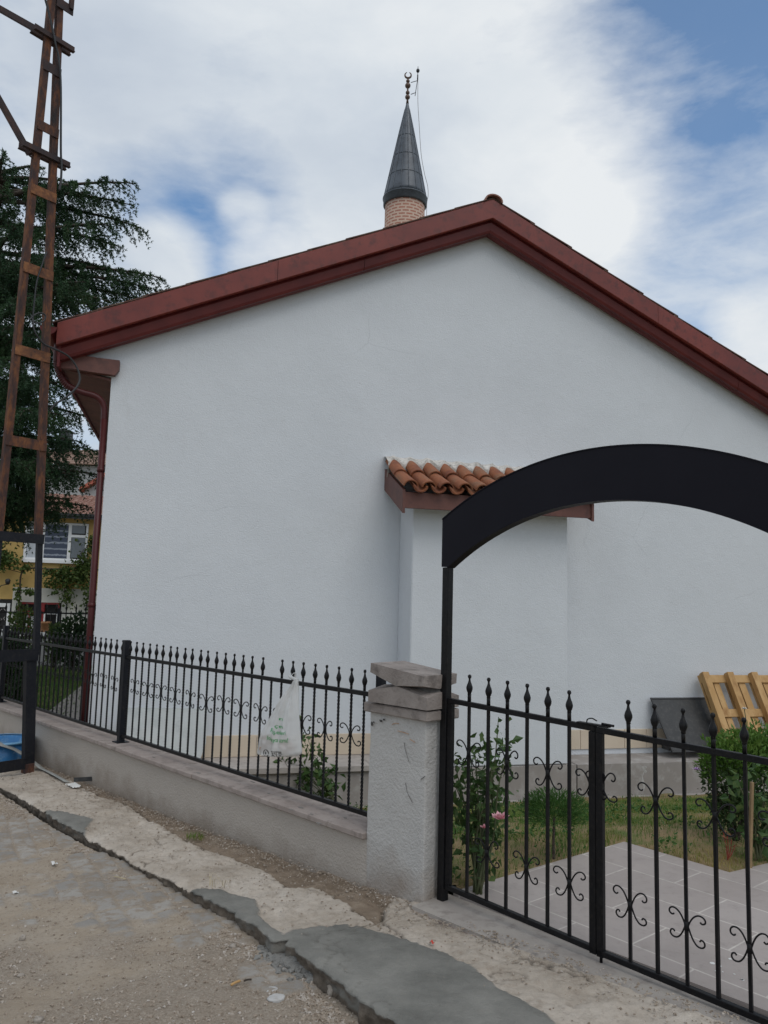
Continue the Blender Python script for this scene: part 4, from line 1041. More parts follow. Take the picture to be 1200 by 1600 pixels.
fs.append(tuple(range(b0, b0+10)))
link('emblem', vs, fs, BLACKP, bag)

# ------------------------------------------------------------------ lattice pole
RB = atz(46, 1207, float(pz(5.0))+.0)
D = np.array([.62, .785, 0]); D /= np.linalg.norm(D); ND = np.array([-D[1], D[0], 0])   # plane of the lattice
lp = lambda x, y: pl(x, y, RB, ND)
pole = thing('lattice_pole', RB, 'rusty steel lattice power pole with black painted foot at the road edge', 'pole')
def leg_pts(ps): return [lp(x, y) for x, y in ps]
RL = leg_pts([(64, 845), (67, 700), (73, 500), (79, 350), (86, 200), (92, 80), (97, 0)]); RL.append(RL[-1]+(RL[-1]-RL[-2])*2.2)
LLp = leg_pts([(-5, 845), (15, 700), (34, 500), (50, 330), (64, 180), (74, 80), (81.5, 0)]); LLp.append(LLp[-1]+(LLp[-1]-LLp[-2])*2.0)
def straight(P, z):   # one straight leg through the surveyed points
    P = np.array(P); a = np.polyfit(P[:, 2], P[:, 0], 1); b = np.polyfit(P[:, 2], P[:, 1], 1); return np.array([np.polyval(a, z), np.polyval(b, z), z])
def channel(mb, p0, p1, w, d, out):
    """U channel: web facing the street, two flanges"""
    mb.bar(p0, p1, w/2, .005, D); dv = np.asarray(p1)-np.asarray(p0); dv = dv/np.linalg.norm(dv); a = D-dv*(D@dv); a /= np.linalg.norm(a); b = np.cross(dv, a)
    b = b if b@ND > 0 else -b
    for sg in (-1, 1): mb.bar(p0+a*sg*(w/2-.004)+b*(d/2+.0051), p1+a*sg*(w/2-.004)+b*(d/2+.0051), .004, d/2, a)
zj = RL[0][2]; ztop = 11.0
for P_ in (RL[:-1], LLp[:-1]):
    mb = MB(); channel(mb, straight(P_, zj), straight(P_, ztop), .064, .05, 1); mb.build('leg', M['rust'] , pole)
def rung(y, hgt, mat, x_l=None, name='batten'):
    # level across the two legs, height fixed at the right leg
    zr = float(lp(66, y)[2]); a, b = straight(RL[:-1], zr), straight(LLp[:-1], zr)
    mb = MB(); mb.bar(b-ND*.012-D*.03, a-ND*.012+D*.03, hgt/2, .005, UZ); return mb.build(name, mat, pole)
for y, mm in ((100, 'rustd'), (198, 'rust'), (302, 'rustb'), (427, 'rustb'), (557, 'rustb'), (697, 'rust')): rung(y, .10, M[mm])
zz_ = zj
while zz_ < 10.4:
    zz_ += .9
    if zz_ > float(lp(90, 20)[2]):
        a, b = straight(RL[:-1], zz_), straight(LLp[:-1], zz_); mb = MB(); mb.bar(b-ND*.012, a-ND*.012, .05, .005, UZ); mb.build('batten', M['rustd'], pole)
# painted lower legs: leaning box sections, thicker at the foot
rj = straight(RL[:-1], zj+.03); rm = lp(57, 1018); rf = lp(43, 1205); rf[2] = RB[2]-.05
mb = MB(); mb.bar(rm-np.array([0, 0, .03]), rj, .027, .024, D, .004); mb.build('painted_leg', M['post'], pole)
rm2 = lp(47.5, 1016); mb = MB(); mb.bar(rf+UZ*.12, rm2, .050, .036, D, .005); mb.build('painted_leg', M['post'], pole)
mb = MB(); mb.bar(rf, rf+UZ*.14, .045, .04, D, .004); mb.build('rusty_foot', M['rust'], pole)
lj = straight(LLp[:-1], zj+.03); lf = lj+(lj-straight(LLp[:-1], zj+1.2))*1.9
lf = lj-(straight(LLp[:-1], zj+1.2)-lj)/1.2*(lj[2]-RB[2]); lf[2] = RB[2]-.05; lmid = lj*.45+lf*.55
mb = MB(); mb.bar(lmid, lj, .027, .024, D, .004); mb.build('painted_leg', M['post'], pole)
mb = MB(); mb.bar(lf, lmid, .050, .036, D, .005); mb.build('painted_leg', M['post'], pole)
zr = float(lp(66, 843)[2]); mb = MB(); mb.bar(straight(LLp[:-1], zr)-ND*.031-D*.04, straight(RL[:-1], zr)-ND*.031+D*.03, .046, .006, UZ); mb.build('painted_beam', M['post'], pole)
zr = float(lp(45, 1023)[2]); mb = MB(); mb.bar(lmid*[1, 1, 0]+UZ*zr-ND*.043, rm2*[1, 1, 0]+UZ*zr-ND*.043+D*.06, .055, .006, UZ); mb.build('painted_beam', M['post'], pole)
zr = float(lp(30, 1193)[2]); mb = MB(); mb.bar(lf*[1, 1, 0]+UZ*zr-ND*.043, rf*[1, 1, 0]+UZ*zr-ND*.043-D*.05, .05, .006, UZ); mb.build('painted_beam', M['post'], pole)
# clamps and braces towards the left
def brace(x0, y0, x1, y1, name):
    a = lp(x1, y1); b = pl(x0, y0, a-np.array([0, 1.2, 0])*0, np.array([.25, .97, 0])); b2 = b+(b-a)*1.2
    mb = MB(); mb.bar(a, b2, .035, .004, UZ); mb.bar(a+np.array([.0, .02, -.02]), b2+np.array([0, .02, -.02]), .004, .028, UZ); return mb.build(name, M['rustd'], pole)
brace(0, 14, 76, 57, 'brace'); brace(0, 158, 46, 240, 'brace')
for y, xl, xr_ in ((55, 70, 104), (243, 42, 90)):
    zr = float(lp(75, y)[2]); a, b = straight(RL[:-1], zr), straight(LLp[:-1], zr)
    for off in (-.018, .062):
        mb = MB(); mb.bar(b+ND*off-D*.16, a+ND*off+D*.16, .028, .006, UZ); mb.bar(b+ND*(off)-D*.16-UZ*.028, a+ND*off+D*.16-UZ*.028, .006, .02, UZ); mb.build('clamp', M['rustd'], pole)
zr = float(lp(92, 6)[2]); a = straight(RL[:-1], zr); mb = MB(); mb.bar(a-D*.05-ND*.02, a+D*.13-ND*.02, .05, .006, UZ); mb.bar(a+D*.1-ND*.03, a+D*.1-ND*.03+UZ*.2, .02, .02, D); mb.build('bracket', M['rustd'], pole)
mb = MB()
off3 = -ND*.05
pts = [(66, 0), (72, 22), (78, 48), (83, 74), (88, 95), (91, 140), (91, 235), (92, 262), (91, 285), (88, 300)]
mb.tube(catmull([lp(x, y)+off3 for x, y in pts], 5), .011, 6)
pts = [(47, 500), (48, 520), (60, 538), (72, 543), (90, 549), (106, 558), (116, 574), (119, 592), (113, 607), (98, 622), (84, 632), (76, 642)]
mb.tube(catmull([lp(x, y)+off3*(1+.6*math.sin(i)) for i, (x, y) in enumerate(pts)], 5), .010, 6)
pts = [(70, 395), (63, 415), (55, 440), (51, 470), (49, 500), (56, 506), (66, 502), (68, 494), (60, 490), (50, 494), (43, 502)]
mb.tube(catmull([lp(x, y)+off3*.7 for x, y in pts], 5), .008, 6)
mb.build('cable', M['cable'], pole)

# tub, hose, strap at the pole foot
tc = atz(-8, 1200, -.02)+np.array([-.02, .16, 0]); tz = float(tc[2])-.03
tub = thing('plastic_tub', (tc[0], tc[1], tz), 'blue plastic tub behind the foot of the rusty pole', 'tub')
mb = MB(); mb.lathe((tc[0], tc[1], tz), [(.0, .005), (.235, .0), (.25, .01), (.275, .27), (.27, .27), (.24, .02), (0, .015)], 36, caps=False); mb.build('basin', M['tub'], tub)
mb = MB(); mb.lathe((tc[0], tc[1], tz+.27), [(.27, -.006), (.298, -.008), (.302, .004), (.296, .014), (.272, .012)], 36, caps=False); mb.build('rim', M['tubrim'], tub)
hz = thing('flat_hose', atz(78, 1206, -.02), 'grey flattened hose running from the blue tub to the wall foot', 'hose')
rim_p = np.array([tc[0]+.10, tc[1]-.285, tz+.285])
P_ = [rim_p+np.array([-.12, .16, .0]), rim_p, rim_p+(atz(52, 1192, .03)-rim_p)*.5+UZ*.03, atz(54, 1192, .05), atz(68, 1203, .0), atz(88, 1214, .0), atz(105, 1223, .01)]
c = catmull(P_, 8); c[:, 2] = np.maximum(c[:, 2], pz((c-O)@U)+.012)
mb = MB(); mb.tube(c, .036, 8, flat=.22, up=UZ); mb.build('hose', M['hose'], hz)
st = thing('metal_strip', atz(130, 1221, .0), 'short dark bent strip on the pavement at the end of the hose', 'strip')
a, b = hitpave(115, 1222, .03), hitpave(154, 1220, .03)
mb = MB(); mb.bar(fr(a[0], a[1], a[2]+.02), fr(b[0], min(b[1], .15) if b[1] < .1 else b[1], b[2]+.02), .018, .004, UZ); mb.build('strip', M['boardm'], st)
pr = thing('plastic_scrap', atz(115, 1228, .0), 'crumpled pale plastic scrap lying by the hose end', 'litter')
mb = MB(); cpt = hitpave(115, 1228, .01); G_ = []
for i in range(9):
    G_.append([fr(cpt[0]+(i-4)*.022, cpt[1]+(j-3)*.014, float(pz(cpt[0]))+.012+.035*abs(float(fbm(i*.9, j*.9, 2, 3))-.35)) for j in range(7)])
mb.grid(G_); mb.build('scrap', M['litter'], pr)

# ------------------------------------------------------------------ leaves and plants
def leaves(name, P, size, mat, parent, droop=.3, aspect=.55, seed=0, dirs=None, spread=1.0):
    """many small folded leaves at the points P (n,3) with sizes; one mesh"""
    r = np.random.default_rng(seed); n = len(P); sz = size*r.uniform(.6, 1.3, n)
    d = r.normal(size=(n, 3)) if dirs is None else dirs+spread*r.normal(size=(n, 3))*.6
    d[:, 2] -= droop; d /= np.linalg.norm(d, axis=1)[:, None]
    q = r.normal(size=(n, 3)); a = np.cross(d, q); a /= np.linalg.norm(a, axis=1)[:, None]; nn = np.cross(a, d)
    sz = sz[:, None]; w = sz*aspect*.5
    v = np.stack([P, P+d*sz*.45+a*w+nn*w*.5, P+d*sz, P+d*sz*.45-a*w+nn*w*.5], 1).reshape(-1, 3)
    k = np.arange(n)[:, None]*4; f = np.concatenate([k+np.array([[0, 1, 2]]), k+np.array([[0, 2, 3]])], 1).reshape(-1, 3)
    return link(name, v, f, mat, parent, sm=False)
def crown_pts(c, rad, n, seed, hollow=.25, lump=.35):
    r = np.random.default_rng(seed); d = r.normal(size=(n, 3)); d /= np.linalg.norm(d, axis=1)[:, None]
    u = r.uniform(hollow**3, 1, n)**(1/3.)
    L = 1-lump+2*lump*(.6*fbm(d[:, 0]*2.2+seed, d[:, 1]*2.2+d[:, 2]*3.1, 3, seed)+.4*vnoise(d[:, 2]*4, d[:, 0]*4, seed+1))
    return np.asarray(c)+d*u[:, None]*np.asarray(rad)*L[:, None]
def stems(base, tips, r0, seed, wig=.04, r1=.002):
    rd = random.Random(seed); mb = MB()
    for tp in tips:
        b = np.asarray(base)+np.array([rd.uniform(-.02, .02), rd.uniform(-.02, .02), 0]); tp = np.asarray(tp)
        m1 = b+(tp-b)*.35+np.array([rd.uniform(-wig, wig), rd.uniform(-wig, wig), wig]); m2 = b+(tp-b)*.7+np.array([rd.uniform(-wig, wig), rd.uniform(-wig, wig), wig*.6])
        c = catmull([b, m1, m2, tp], 5); mb.tube(c, np.linspace(r0, r1, len(c)), 5)
    return mb
def along(base, tips, n, seed, jit=.05, lo=.3):
    r = np.random.default_rng(seed); tips = np.asarray(tips); k = r.integers(0, len(tips), n); f = r.uniform(lo, 1.03, n)[:, None]
    return np.asarray(base)+(tips[k]-base)*f+r.normal(size=(n, 3))*jit
def flower(P, r, mat, parent, seed=0, name='bloom'):
    rd = random.Random(seed); mb = MB()
    for ring, (n, tilt, k) in enumerate(((5, .25, 1), (5, .7, .8), (4, 1.1, .55))):
        for i in range(n):
            a = 2*math.pi*(i+.4*ring)/n+rd.uniform(-.2, .2); d = np.array([math.cos(a)*math.cos(tilt), math.sin(a)*math.cos(tilt), math.sin(tilt)]); sd = np.array([-math.sin(a), math.cos(a), 0])
            p = np.asarray(P); mb.add([p, p+d*r*k*.5+sd*r*.42*k, p+d*r*k+UZ*r*.1, p+d*r*k*.5-sd*r*.42*k], [(0, 1, 2, 3)], True)
    return mb.build(name, mat, parent)
# rose behind the left gate leaf
b = fr(-.12, -.17, GZ); 
ros = thing('rose_bush', b, 'tall leggy rose bush with a pink bloom behind the gate, next to the pillar', 'bush')
pln = lambda x, y: pl(x, y, fr(-.2, -.28, 0), V)
tips = [pln(x, y) for x, y in [(784, 1122), (770, 1150), (745, 1165), (725, 1175), (708, 1170), (755, 1190), (775, 1195), (735, 1205), (715, 1215), (762, 1225), (780, 1165), (748, 1240), (765, 1262), (712, 1250), (788, 1180)]]
tips = [np.asarray(t)+np.array([random.uniform(-.04, .04), random.uniform(-.1, .1), 0]) for t in tips]
stems(b, tips, .0075, 3, .03).build('stem', M['stem'], ros)
P = np.vstack([along(b, tips, 430, 4, .05, .42), along(b, tips, 120, 41, .05, .12)])
leaves('foliage', P, .054, M['rose'], ros, .15, .62, 5)
flower(pl(781, 1280, fr(-.2, -.14, 0), V), .055, M['petal'], ros, 2); flower(pl(757, 1294, fr(-.2, -.16, 0), V), .03, M['petal'], ros, 3)
# rose behind the fence, by the plinth
b = hitg(468, 1262); b = b+(wp(-2.1, -.75, 0)-b)*[1, 1, 0]; b[2] = float(gz_at(b[0], b[1]))
rb2 = thing('rose_bush', b, 'small leafy rose bush behind the fence under the plastic bag', 'bush')
pl2 = lambda x, y: pl(x, y, b, V)
tips = [pl2(x, y) for x, y in [(432, 1188), (445, 1180), (462, 1175), (480, 1172), (497, 1168), (503, 1190), (470, 1150), (476, 1140), (505, 1205), (440, 1205), (515, 1225), (490, 1210), (460, 1200)]]
stems(b, tips, .006, 8, .03).build('stem', M['stem'], rb2)
leaves('foliage', along(b, tips, 260, 9, .05, .45), .085, M['rose'], rb2, .15, .65, 10)
# little round topiary tree on the lawn
b = hitg(866, 1341); tp = thing('topiary_tree', b, 'little topiary tree with a flat rounded crown on a thin bare trunk', 'tree')
d_ = b[1]; kx = d_/F; topc = b+UZ*(1341-1276)*kx
mb = MB(); mb.tube(catmull([b-UZ*.03, b+UZ*.08+U*.006, topc-UZ*.02], 4), [.010, .009, .009, .008, .008, .008, .008, .008, .007][:9], 6); mb.build('trunk', M['bark'], tp)
kt = b[1]/5.0; P = crown_pts(topc+UZ*.02, (.195*kt, .16*kt, .105*kt), 3600, 21, .2, .38); P = P[P[:, 2] > topc[2]-.06]
dr = P-(topc-UZ*.05); dr /= np.linalg.norm(dr, axis=1)[:, None]
leaves('crown', P, .034*kt, M['pine'], tp, -.15, .16, 22, dirs=dr, spread=.7)
# bush by the pallet
b = hitg(1150, 1312); kq = b[1]/5.4; bu = thing('garden_bush', b, 'dense bright green bush in front of the leaning pallet', 'bush')
kx = b[1]/F; cc = b+UZ*.60
cen = lambda x, y: pl(x, y, b, np.array([0, 1.0, 0]))
tips = [cen(x, y)+np.array([0, random.uniform(-.15, .15), 0]) for x, y in [(1100, 1180), (1120, 1160), (1150, 1140), (1180, 1150), (1205, 1165), (1110, 1210), (1200, 1215), (1130, 1230), (1160, 1250), (1190, 1260), (1150, 1190)]]
stems(b, tips, .010, 31, .04).build('stem', M['bark'], bu)
P = np.vstack([crown_pts(cen(1158, 1178), (.235*kq, .22*kq, .155*kq), 1900, 32, .3, .4), crown_pts(cen(1120, 1200), (.105*kq, .13*kq, .10*kq), 420, 35, .2, .4), crown_pts(cen(1195, 1170), (.16*kq, .2*kq, .17*kq), 900, 36, .2, .4)])
dr = P-cen(1152, 1240); dr /= np.linalg.norm(dr, axis=1)[:, None]; leaves('foliage', P, .040*kq, M['thuja'], bu, -.1, .42, 33, dirs=dr, spread=.9)
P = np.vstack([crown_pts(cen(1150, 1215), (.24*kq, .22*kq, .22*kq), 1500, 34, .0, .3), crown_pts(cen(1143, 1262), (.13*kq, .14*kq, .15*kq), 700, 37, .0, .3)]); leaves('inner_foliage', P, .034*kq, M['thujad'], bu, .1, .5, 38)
P = cen(1088, 1203); flower(P, .03, M['petalp'], bu, 5)
P = cen(1163, 1108); mb = MB(); mb.tube(catmull([cen(1160, 1160), cen(1166, 1135), P], 4), .003, 5); mb.build('shoot', M['stem'], bu); flower(P, .022, M['litter'], bu, 6)
b = hitg(1171, 1356); stk = thing('garden_stake', b, 'pale wooden stake pushed into the lawn at the path corner', 'stake')
mb = MB(); mb.bar(b-UZ*.05, pl(1175, 1222, b, np.array([0, 1.0, 0])), .0085, .0085, W); mb.build('stake', M['bamboo'], stk)
# a second, thin leafy plant by the stake
b = hitg(1186, 1345); sh = thing('young_shrub', b, 'young shrub with broad leaves beside the wooden stake', 'shrub')
ce2 = lambda x, y: pl(x, y, b, np.array([0, 1.0, 0]))
tips = [ce2(x, y) for x, y in [(1165, 1225), (1190, 1215), (1210, 1230), (1195, 1255), (1180, 1270), (1215, 1280), (1150, 1215)]]
stems(b, tips, .009, 44, .03).build('stem', M['stem'], sh); leaves('foliage', along(b, tips, 190, 45, .05, .45), .07, M['rose'], sh, .2, .75, 46)
b = hitg(1137, 1345); wd = thing('red_stemmed_weed', b, 'small red stemmed weed on the lawn near the path corner', 'weed')
mb = MB(); 
for x, y in ((1136, 1305), (1130, 1300), (1148, 1320), (1143, 1312)): mb.tube(catmull([b, (b+pl(x, y, b, np.array([0, 1., 0])))/2+W*.006, pl(x, y, b, np.array([0, 1., 0]))], 4), .003, 4)
mb.build('stem', surf('red_stem', (.20, .03, .02), (.28, .05, .03), 20, 60, .1, .7), wd)
leaves('foliage', along(b, [pl(x, y, b, np.array([0, 1., 0])) for x, y in ((1136, 1305), (1130, 1300), (1148, 1320))], 26, 47, .012, .4), .03, surf('red_leaf', (.22, .06, .03), (.12, .10, .03), 20, 60, .1, .7), wd, .2, .5, 48)

# grass of the garden
def grass(name, pts, h, wd_, mat, seed, lean=.55):
    r = np.random.default_rng(seed); n = len(pts); a = r.uniform(0, 2*math.pi, n); hh = h*r.uniform(.4, 1.3, n); ln = lean*r.uniform(.1, 1.2, n)
    d = np.stack([np.cos(a), np.sin(a), np.zeros(n)], 1); sd = np.stack([-np.sin(a), np.cos(a), np.zeros(n)], 1)*wd_
    m1 = pts+d*(hh*ln*.35)[:, None]+np.array([0, 0, 1])*(hh*.6)[:, None]; tp_ = pts+d*(hh*ln)[:, None]+np.array([0, 0, 1])*(hh*(1-.25*ln))[:, None]
    v = np.stack([pts-sd, pts+sd, m1+sd*.7, m1-sd*.7, tp_], 1).reshape(-1, 3); k = np.arange(n)[:, None]*5
    f = np.concatenate([k+np.array([[0, 1, 2]]), k+np.array([[0, 2, 3]]), k+np.array([[3, 2, 4]])], 1).reshape(-1, 3)
    return link(name, v, f, mat, None, sm=False)
def scatter(x0, x1, y0, y1, n, seed, dens=None):
    r = np.random.default_rng(seed); x = r.uniform(x0, x1, n); y = r.uniform(y0, y1, n); s = (x-O[0])*U[0]+(y-O[1])*U[1]; t = (x-O[0])*V[0]+(y-O[1])*V[1]
    w = ((x-Q[0])*W[0]+(y-Q[1])*W[1])/KB; n_ = ((x-Q[0])*N[0]+(y-Q[1])*N[1])/KB
    ok = (t < -.16) & ~inpoly(x, y, pathP) & ~((n_ > -.44) & (w > -3.9))
    if dens is not None: ok &= r.random(n) < dens(x, y)
    x, y = x[ok], y[ok]; s = s[ok]; z = gz_at(x, y); return np.stack([x, y, z-.003], 1)
dn = lambda x, y: .30+.9*sstep(.40, .60, fbm(x*2.3, y*2.3, 3, 15))
g1 = grass('grass', scatter(-1.0, 5.4, 4.0, 9.2, 150000, 3, dn), .045, .0017, M['grass'], 4, 1.0); tag(g1, 'short patchy lawn, partly dried, beside the paved path', 'grass', kind='stuff')
g2 = grass('grass', scatter(-10.5, -2.6, 7.5, 19.2, 70000, 6), .07, .007, M['grassf'], 7, .8); tag(g2, 'green lawn behind the fence left of the white building', 'grass', kind='stuff')
# low weeds along the plinth and the path
def weeds(name, x0, x1, y0, y1, n, seed, size, mat, h=.06):
    pts = scatter(x0, x1, y0, y1, n, seed, lambda x, y: sstep(.52, .68, fbm(x*4.3, y*4.3, 3, 19)))
    pts[:, 2] += np.random.default_rng(seed).uniform(0, h, len(pts)); return leaves(name, pts, size, mat, None, -.4, .6, seed)
wds = weeds('weeds', -.6, 5.0, 4.2, 9.0, 26000, 51, .026, M['pine']); tag(wds, 'low green weeds spread through the dry lawn', 'weeds', kind='stuff')

# ------------------------------------------------------------------ pallet and boards against the wall
def lean_frame(x, y, top_off, bot_off):
    T = wl(x, y, top_off); return wp(*T), wp(T[0], bot_off, LZ+.004)
T0 = wl(1092, 1053, -.07); Lp0 = wp(*T0); Lb0 = wp(T0[0]+.035, -.37, LZ+.004)
pd = Lb0-Lp0; plen = np.linalg.norm(pd); pd /= plen; pn = np.cross(W, pd); pn = pn if pn@N < 0 else -pn   # outward normal
pal = thing('wooden_pallet', (Lb0+W*.55), 'worn wooden pallet leaning on the white wall above the bush', 'pallet')
PWD = .80
def pboard(nm, w0, w1, d0, d1, h0, h1):
    mb = MB(); c = Lp0+KB*W*(w0+w1)/2+pd*(d0+d1)/2+KB*pn*(h0+h1)/2; mb.box(c, KB*W*(w1-w0)/2, pd*(d1-d0)/2, KB*pn*(h1-h0)/2, .003); return mb.build(nm, M['wood'], pal)
for w in (0, .245, .49, .735): pboard('stringer', w, w+.062, 0, plen-.004, .0, .055)
for d in (.012, .31*KB, plen-.12): pboard('cross_board', .002, PWD-.004, d, d+.1, -.017, -.0005)
k = 0
for w in np.arange(.0, .74, .125): pboard('deck_slat', w+.004*math.sin(k*9), w+.066+.006*math.sin(k*5), .0+.01*math.sin(k*3)+.01, plen-.02, -.034, -.0175); k += 1
for w in (0, .245, .49, .735): pboard('block', w+.002, w+.06, -.0, .075, -.0165, -.0005) if False else None
T1 = wl(1015, 1091, -.022); a = wp(*T1); b = wp(T1[0]+.045, -.26, LZ+.004); bd = b-a; bl_ = np.linalg.norm(bd); bd /= bl_; bn = np.cross(W, bd); bn = bn if bn@N < 0 else -bn
brd = thing('black_board', b+W*.25, 'black framed board leaning on the wall behind the pallet', 'board')
mb = MB(); mb.box(a+bd*bl_/2+W*.48+bn*.008, W*.475, bd*bl_/2, bn*.006); mb.build('panel', M['boardm'], brd)
mb = MB()
for d in (.011, bl_-.011): mb.box(a+bd*d+W*.48+bn*.012, W*.48, bd*.011, bn*.009, .002)
for w in (.011, .949): mb.box(a+bd*bl_/2+W*w+bn*.012, W*.011, bd*(bl_/2-.0225), bn*.009, .002)
mb.build('frame', M['cable'], brd)
mb = MB(); mb.wbox(T1[0]+.09, T1[0]+.16, -.16, -.05, LZ+.003, LZ+.05, .004); blk = mb.build('prop_block', M['boardm'], brd)
# pale slabs leaning on the wall behind the fence
a0_, a1_ = wl(199, 1106, -.03), wl(324, 1108, -.03)
wb = thing('pale_slab', wp(-3.2, -.1, LZ), 'pale grey slab leaning on the white wall behind the fence, left of the bag', 'slab')
mb = MB(); ta = wp(a0_[0], -.018, a0_[2]); tb = wp(a1_[0], -.018, a1_[2]); ba = wp(a0_[0], -.16, .50); bb = wp(a1_[0]-.05, -.16, .50); bc = wp(a1_[0]+.0, -.10, .64)
nrm = np.cross(tb-ta, ba-ta); nrm /= np.linalg.norm(nrm); nrm = nrm if nrm@N < 0 else -nrm
mb.prism([ta, tb, bc, bb, ba], nrm*.012); mb.build('slab', M['greyboard'], wb)

# ------------------------------------------------------------------ loose stones, litter, gravel
def rock(name, px, py, size, seed, label, cat='stone', group=None, mat=None, on='road', flat=1.0):
    z = 0
    for _ in range(8):
        P = tofr(atz(px, py, z)); z = float(road_z(np.array(P[0]), np.array(P[1]))) if on == 'road' else float(pz(P[0]))
    r = np.random.default_rng(seed); mb = MB(); G_ = []; sx_, sy_, sz_ = size*r.uniform(.8, 1.2, 3)*np.array([1, 1, .75*flat])
    na_, nb_ = 10, 16
    for a in np.linspace(-math.pi/2, math.pi/2, na_):
        row = []
        for bb_ in np.linspace(0, 2*math.pi, nb_):
            d = np.array([math.cos(a)*math.cos(bb_), math.cos(a)*math.sin(bb_), math.sin(a)])
            k = .72+.56*float(fbm(d[0]*1.7+seed+9, d[1]*1.7+d[2]*2.3+5, 3, seed)); d = np.sign(d)*np.abs(d)**.8
            row.append(fr(P[0], P[1], z+sz_*.55)+np.array([d[0]*sx_, d[1]*sy_, d[2]*sz_])*k)
        row[-1] = row[0]; G_.append(row)
    mb.grid(G_); o = mb.build(name, mat or M['stone'], None)
    bs = fr(P[0], P[1], z); me = o.data
    for v in me.vertices: v.co = v.co-Vector(bs)
    o.location = tuple(bs); return tag(o, label, cat, group)
rock('stone', 522, 1552, .034, 3, 'largest pale rounded stone lying at the foot of the kerb', 'stone')
GRS = 'small stones lying on the road'; PALE = surf('broken_white_stone', (.42, .41, .40), (.52, .51, .49), 20, 90, .5, .9, (.34, .32, .3), 40)
for k, (x, y, s, lab) in enumerate([(364, 1481, .019, 'grey angular stone on the road below the grey cement patch'), (180, 1362, .014, 'small grey stone on the road near the worn setts'), (60, 1597, .02, 'flat grey stone at the bottom edge of the road'),
                                    (33, 1526, .014, 'small dark stone at the left of the road'), (35, 1468, .016, 'small brown stone at the left edge of the road, above the dark one'), (128, 1372, .010, 'tiny dark reddish pebble on the worn setts'),
                                    (432, 1562, .036, 'flat whitish broken stone piece on the road'), (424, 1548, .024, 'grey broken piece lying just above the whitish one')]):
    rock('stone', x, y, s, 20+k, lab, 'stone', GRS, M['stone'] if k < 5 else M['redbit'] if k == 5 else PALE, 'road', 1.0 if k < 6 else .45)
for k, (x, y, lab) in enumerate([(85, 1345, 'white paper scrap on the road near the kerb'), (24, 1396, 'tiny white scrap at the left of the road')]):
    P = tofr(atz(x, y, .03)); z = float(road_z(np.array(P[0]), np.array(P[1])))
    mb = MB(); G_ = [[fr(P[0]+(i-2)*.009*(1.6 if k == 0 else 1), P[1]+(j-1)*.012, z+.016+.008*math.sin(i*1.7+j)) for j in range(3)] for i in range(5)]; mb.grid(G_); tag(mb.build('paper_scrap', M['litter'], None), lab, 'litter', 'white scraps on the road')
P = hitpave(677, 1477); mb = MB(); mb.grid([[fr(P[0]+(i-1)*.007, P[1]+(j-1)*.008, P[2]+.012+.006*math.cos(i*2+j)) for j in range(3)] for i in range(4)]); tag(mb.build('litter_scrap', M['redbit'], None), 'tiny red scrap on the pale concrete pavement', 'litter')
for k, (x0, y0, x1, y1, lab) in enumerate([(360, 1561, 374, 1554, 'short brown wood chip on the road, the fatter of two'), (380, 1554, 392, 1552, 'short dark wood splinter beside the brown chip'), (178, 1372, 196, 1377, 'thin pale dry straw on the worn setts'), (413, 1478, 446, 1482, 'bent dry straw at the broken kerb')]):
    a, b = (tofr(atz(x, y, .03)) for x, y in ((x0, y0), (x1, y1))); mb = MB()
    za, zb_ = (float(road_z(np.array(p[0]), np.array(p[1])))+.016 for p in (a, b)); hh = .03 if k == 3 else .002
    mb.tube(catmull([fr(a[0], a[1], za), fr((a[0]+b[0])/2, (a[1]+b[1])/2, (za+zb_)/2+hh), fr(b[0], b[1], zb_)], 4), [.0055, .004, .0028, .003][k], 5)
    tag(mb.build('wood_chip' if k < 2 else 'straw', M['wood'] if k == 0 else M['bark'] if k == 1 else M['straw'], None), lab, 'wood chip' if k < 2 else 'straw')
# gravel: thousands of chips
def gravel(name, S0, T0, sz, mat, seed, zf):
    r = np.random.default_rng(seed); n = len(S0); z = zf(S0, T0)
    base = np.array([[1, 0, -.3], [-.5, .87, -.3], [-.5, -.87, -.3], [.3, .5, .45], [-.6, 0, .5], [.35, -.5, .4]]); tri = np.array([[0, 1, 3], [1, 4, 3], [1, 2, 4], [2, 5, 4], [2, 0, 5], [0, 3, 5], [3, 4, 5], [0, 2, 1]])
    a = r.uniform(0, 2*math.pi, n); ca, sa = np.cos(a)[:, None], np.sin(a)[:, None]; k = (sz*r.uniform(.5, 1, n)**2*1.4)[:, None]; b = base[None]*r.uniform(.65, 1.35, (n, 6, 3))
    x = (b[:, :, 0]*ca-b[:, :, 1]*sa)*k; y = (b[:, :, 0]*sa+b[:, :, 1]*ca)*k; zz2 = b[:, :, 2]*k*.8
    px = O[0]+S0*U[0]+T0*V[0]; py = O[1]+S0*U[1]+T0*V[1]
    v = np.stack([px[:, None]+x, py[:, None]+y, z[:, None]+zz2+k*.15], 2).reshape(-1, 3); f = (np.arange(n)[:, None, None]*6+tri[None]).reshape(-1, 3)
    return link(name, v, f, mat, None, sm=False)
def rd_z(s, t): return road_z(s, t)+(fbm(s*8, t*8, 5, 62)-.5)*.022
r = np.random.default_rng(5)
s_ = r.uniform(-1.8, 5.4, 42000); t_ = r.uniform(.9, 3.95, 42000); kk = r.random(42000) < .15+.85*sstep(.42, .62, fbm(s_*1.9+5, t_*1.9, 4, 64)); s_, t_ = s_[kk], t_[kk]
s2_ = r.uniform(-1.8, 5.4, 9000); t2_ = kedge(s2_)+.03+np.abs(r.normal(0, .07, 9000)); s_ = np.concatenate([s_, s2_]); t_ = np.concatenate([t_, t2_])
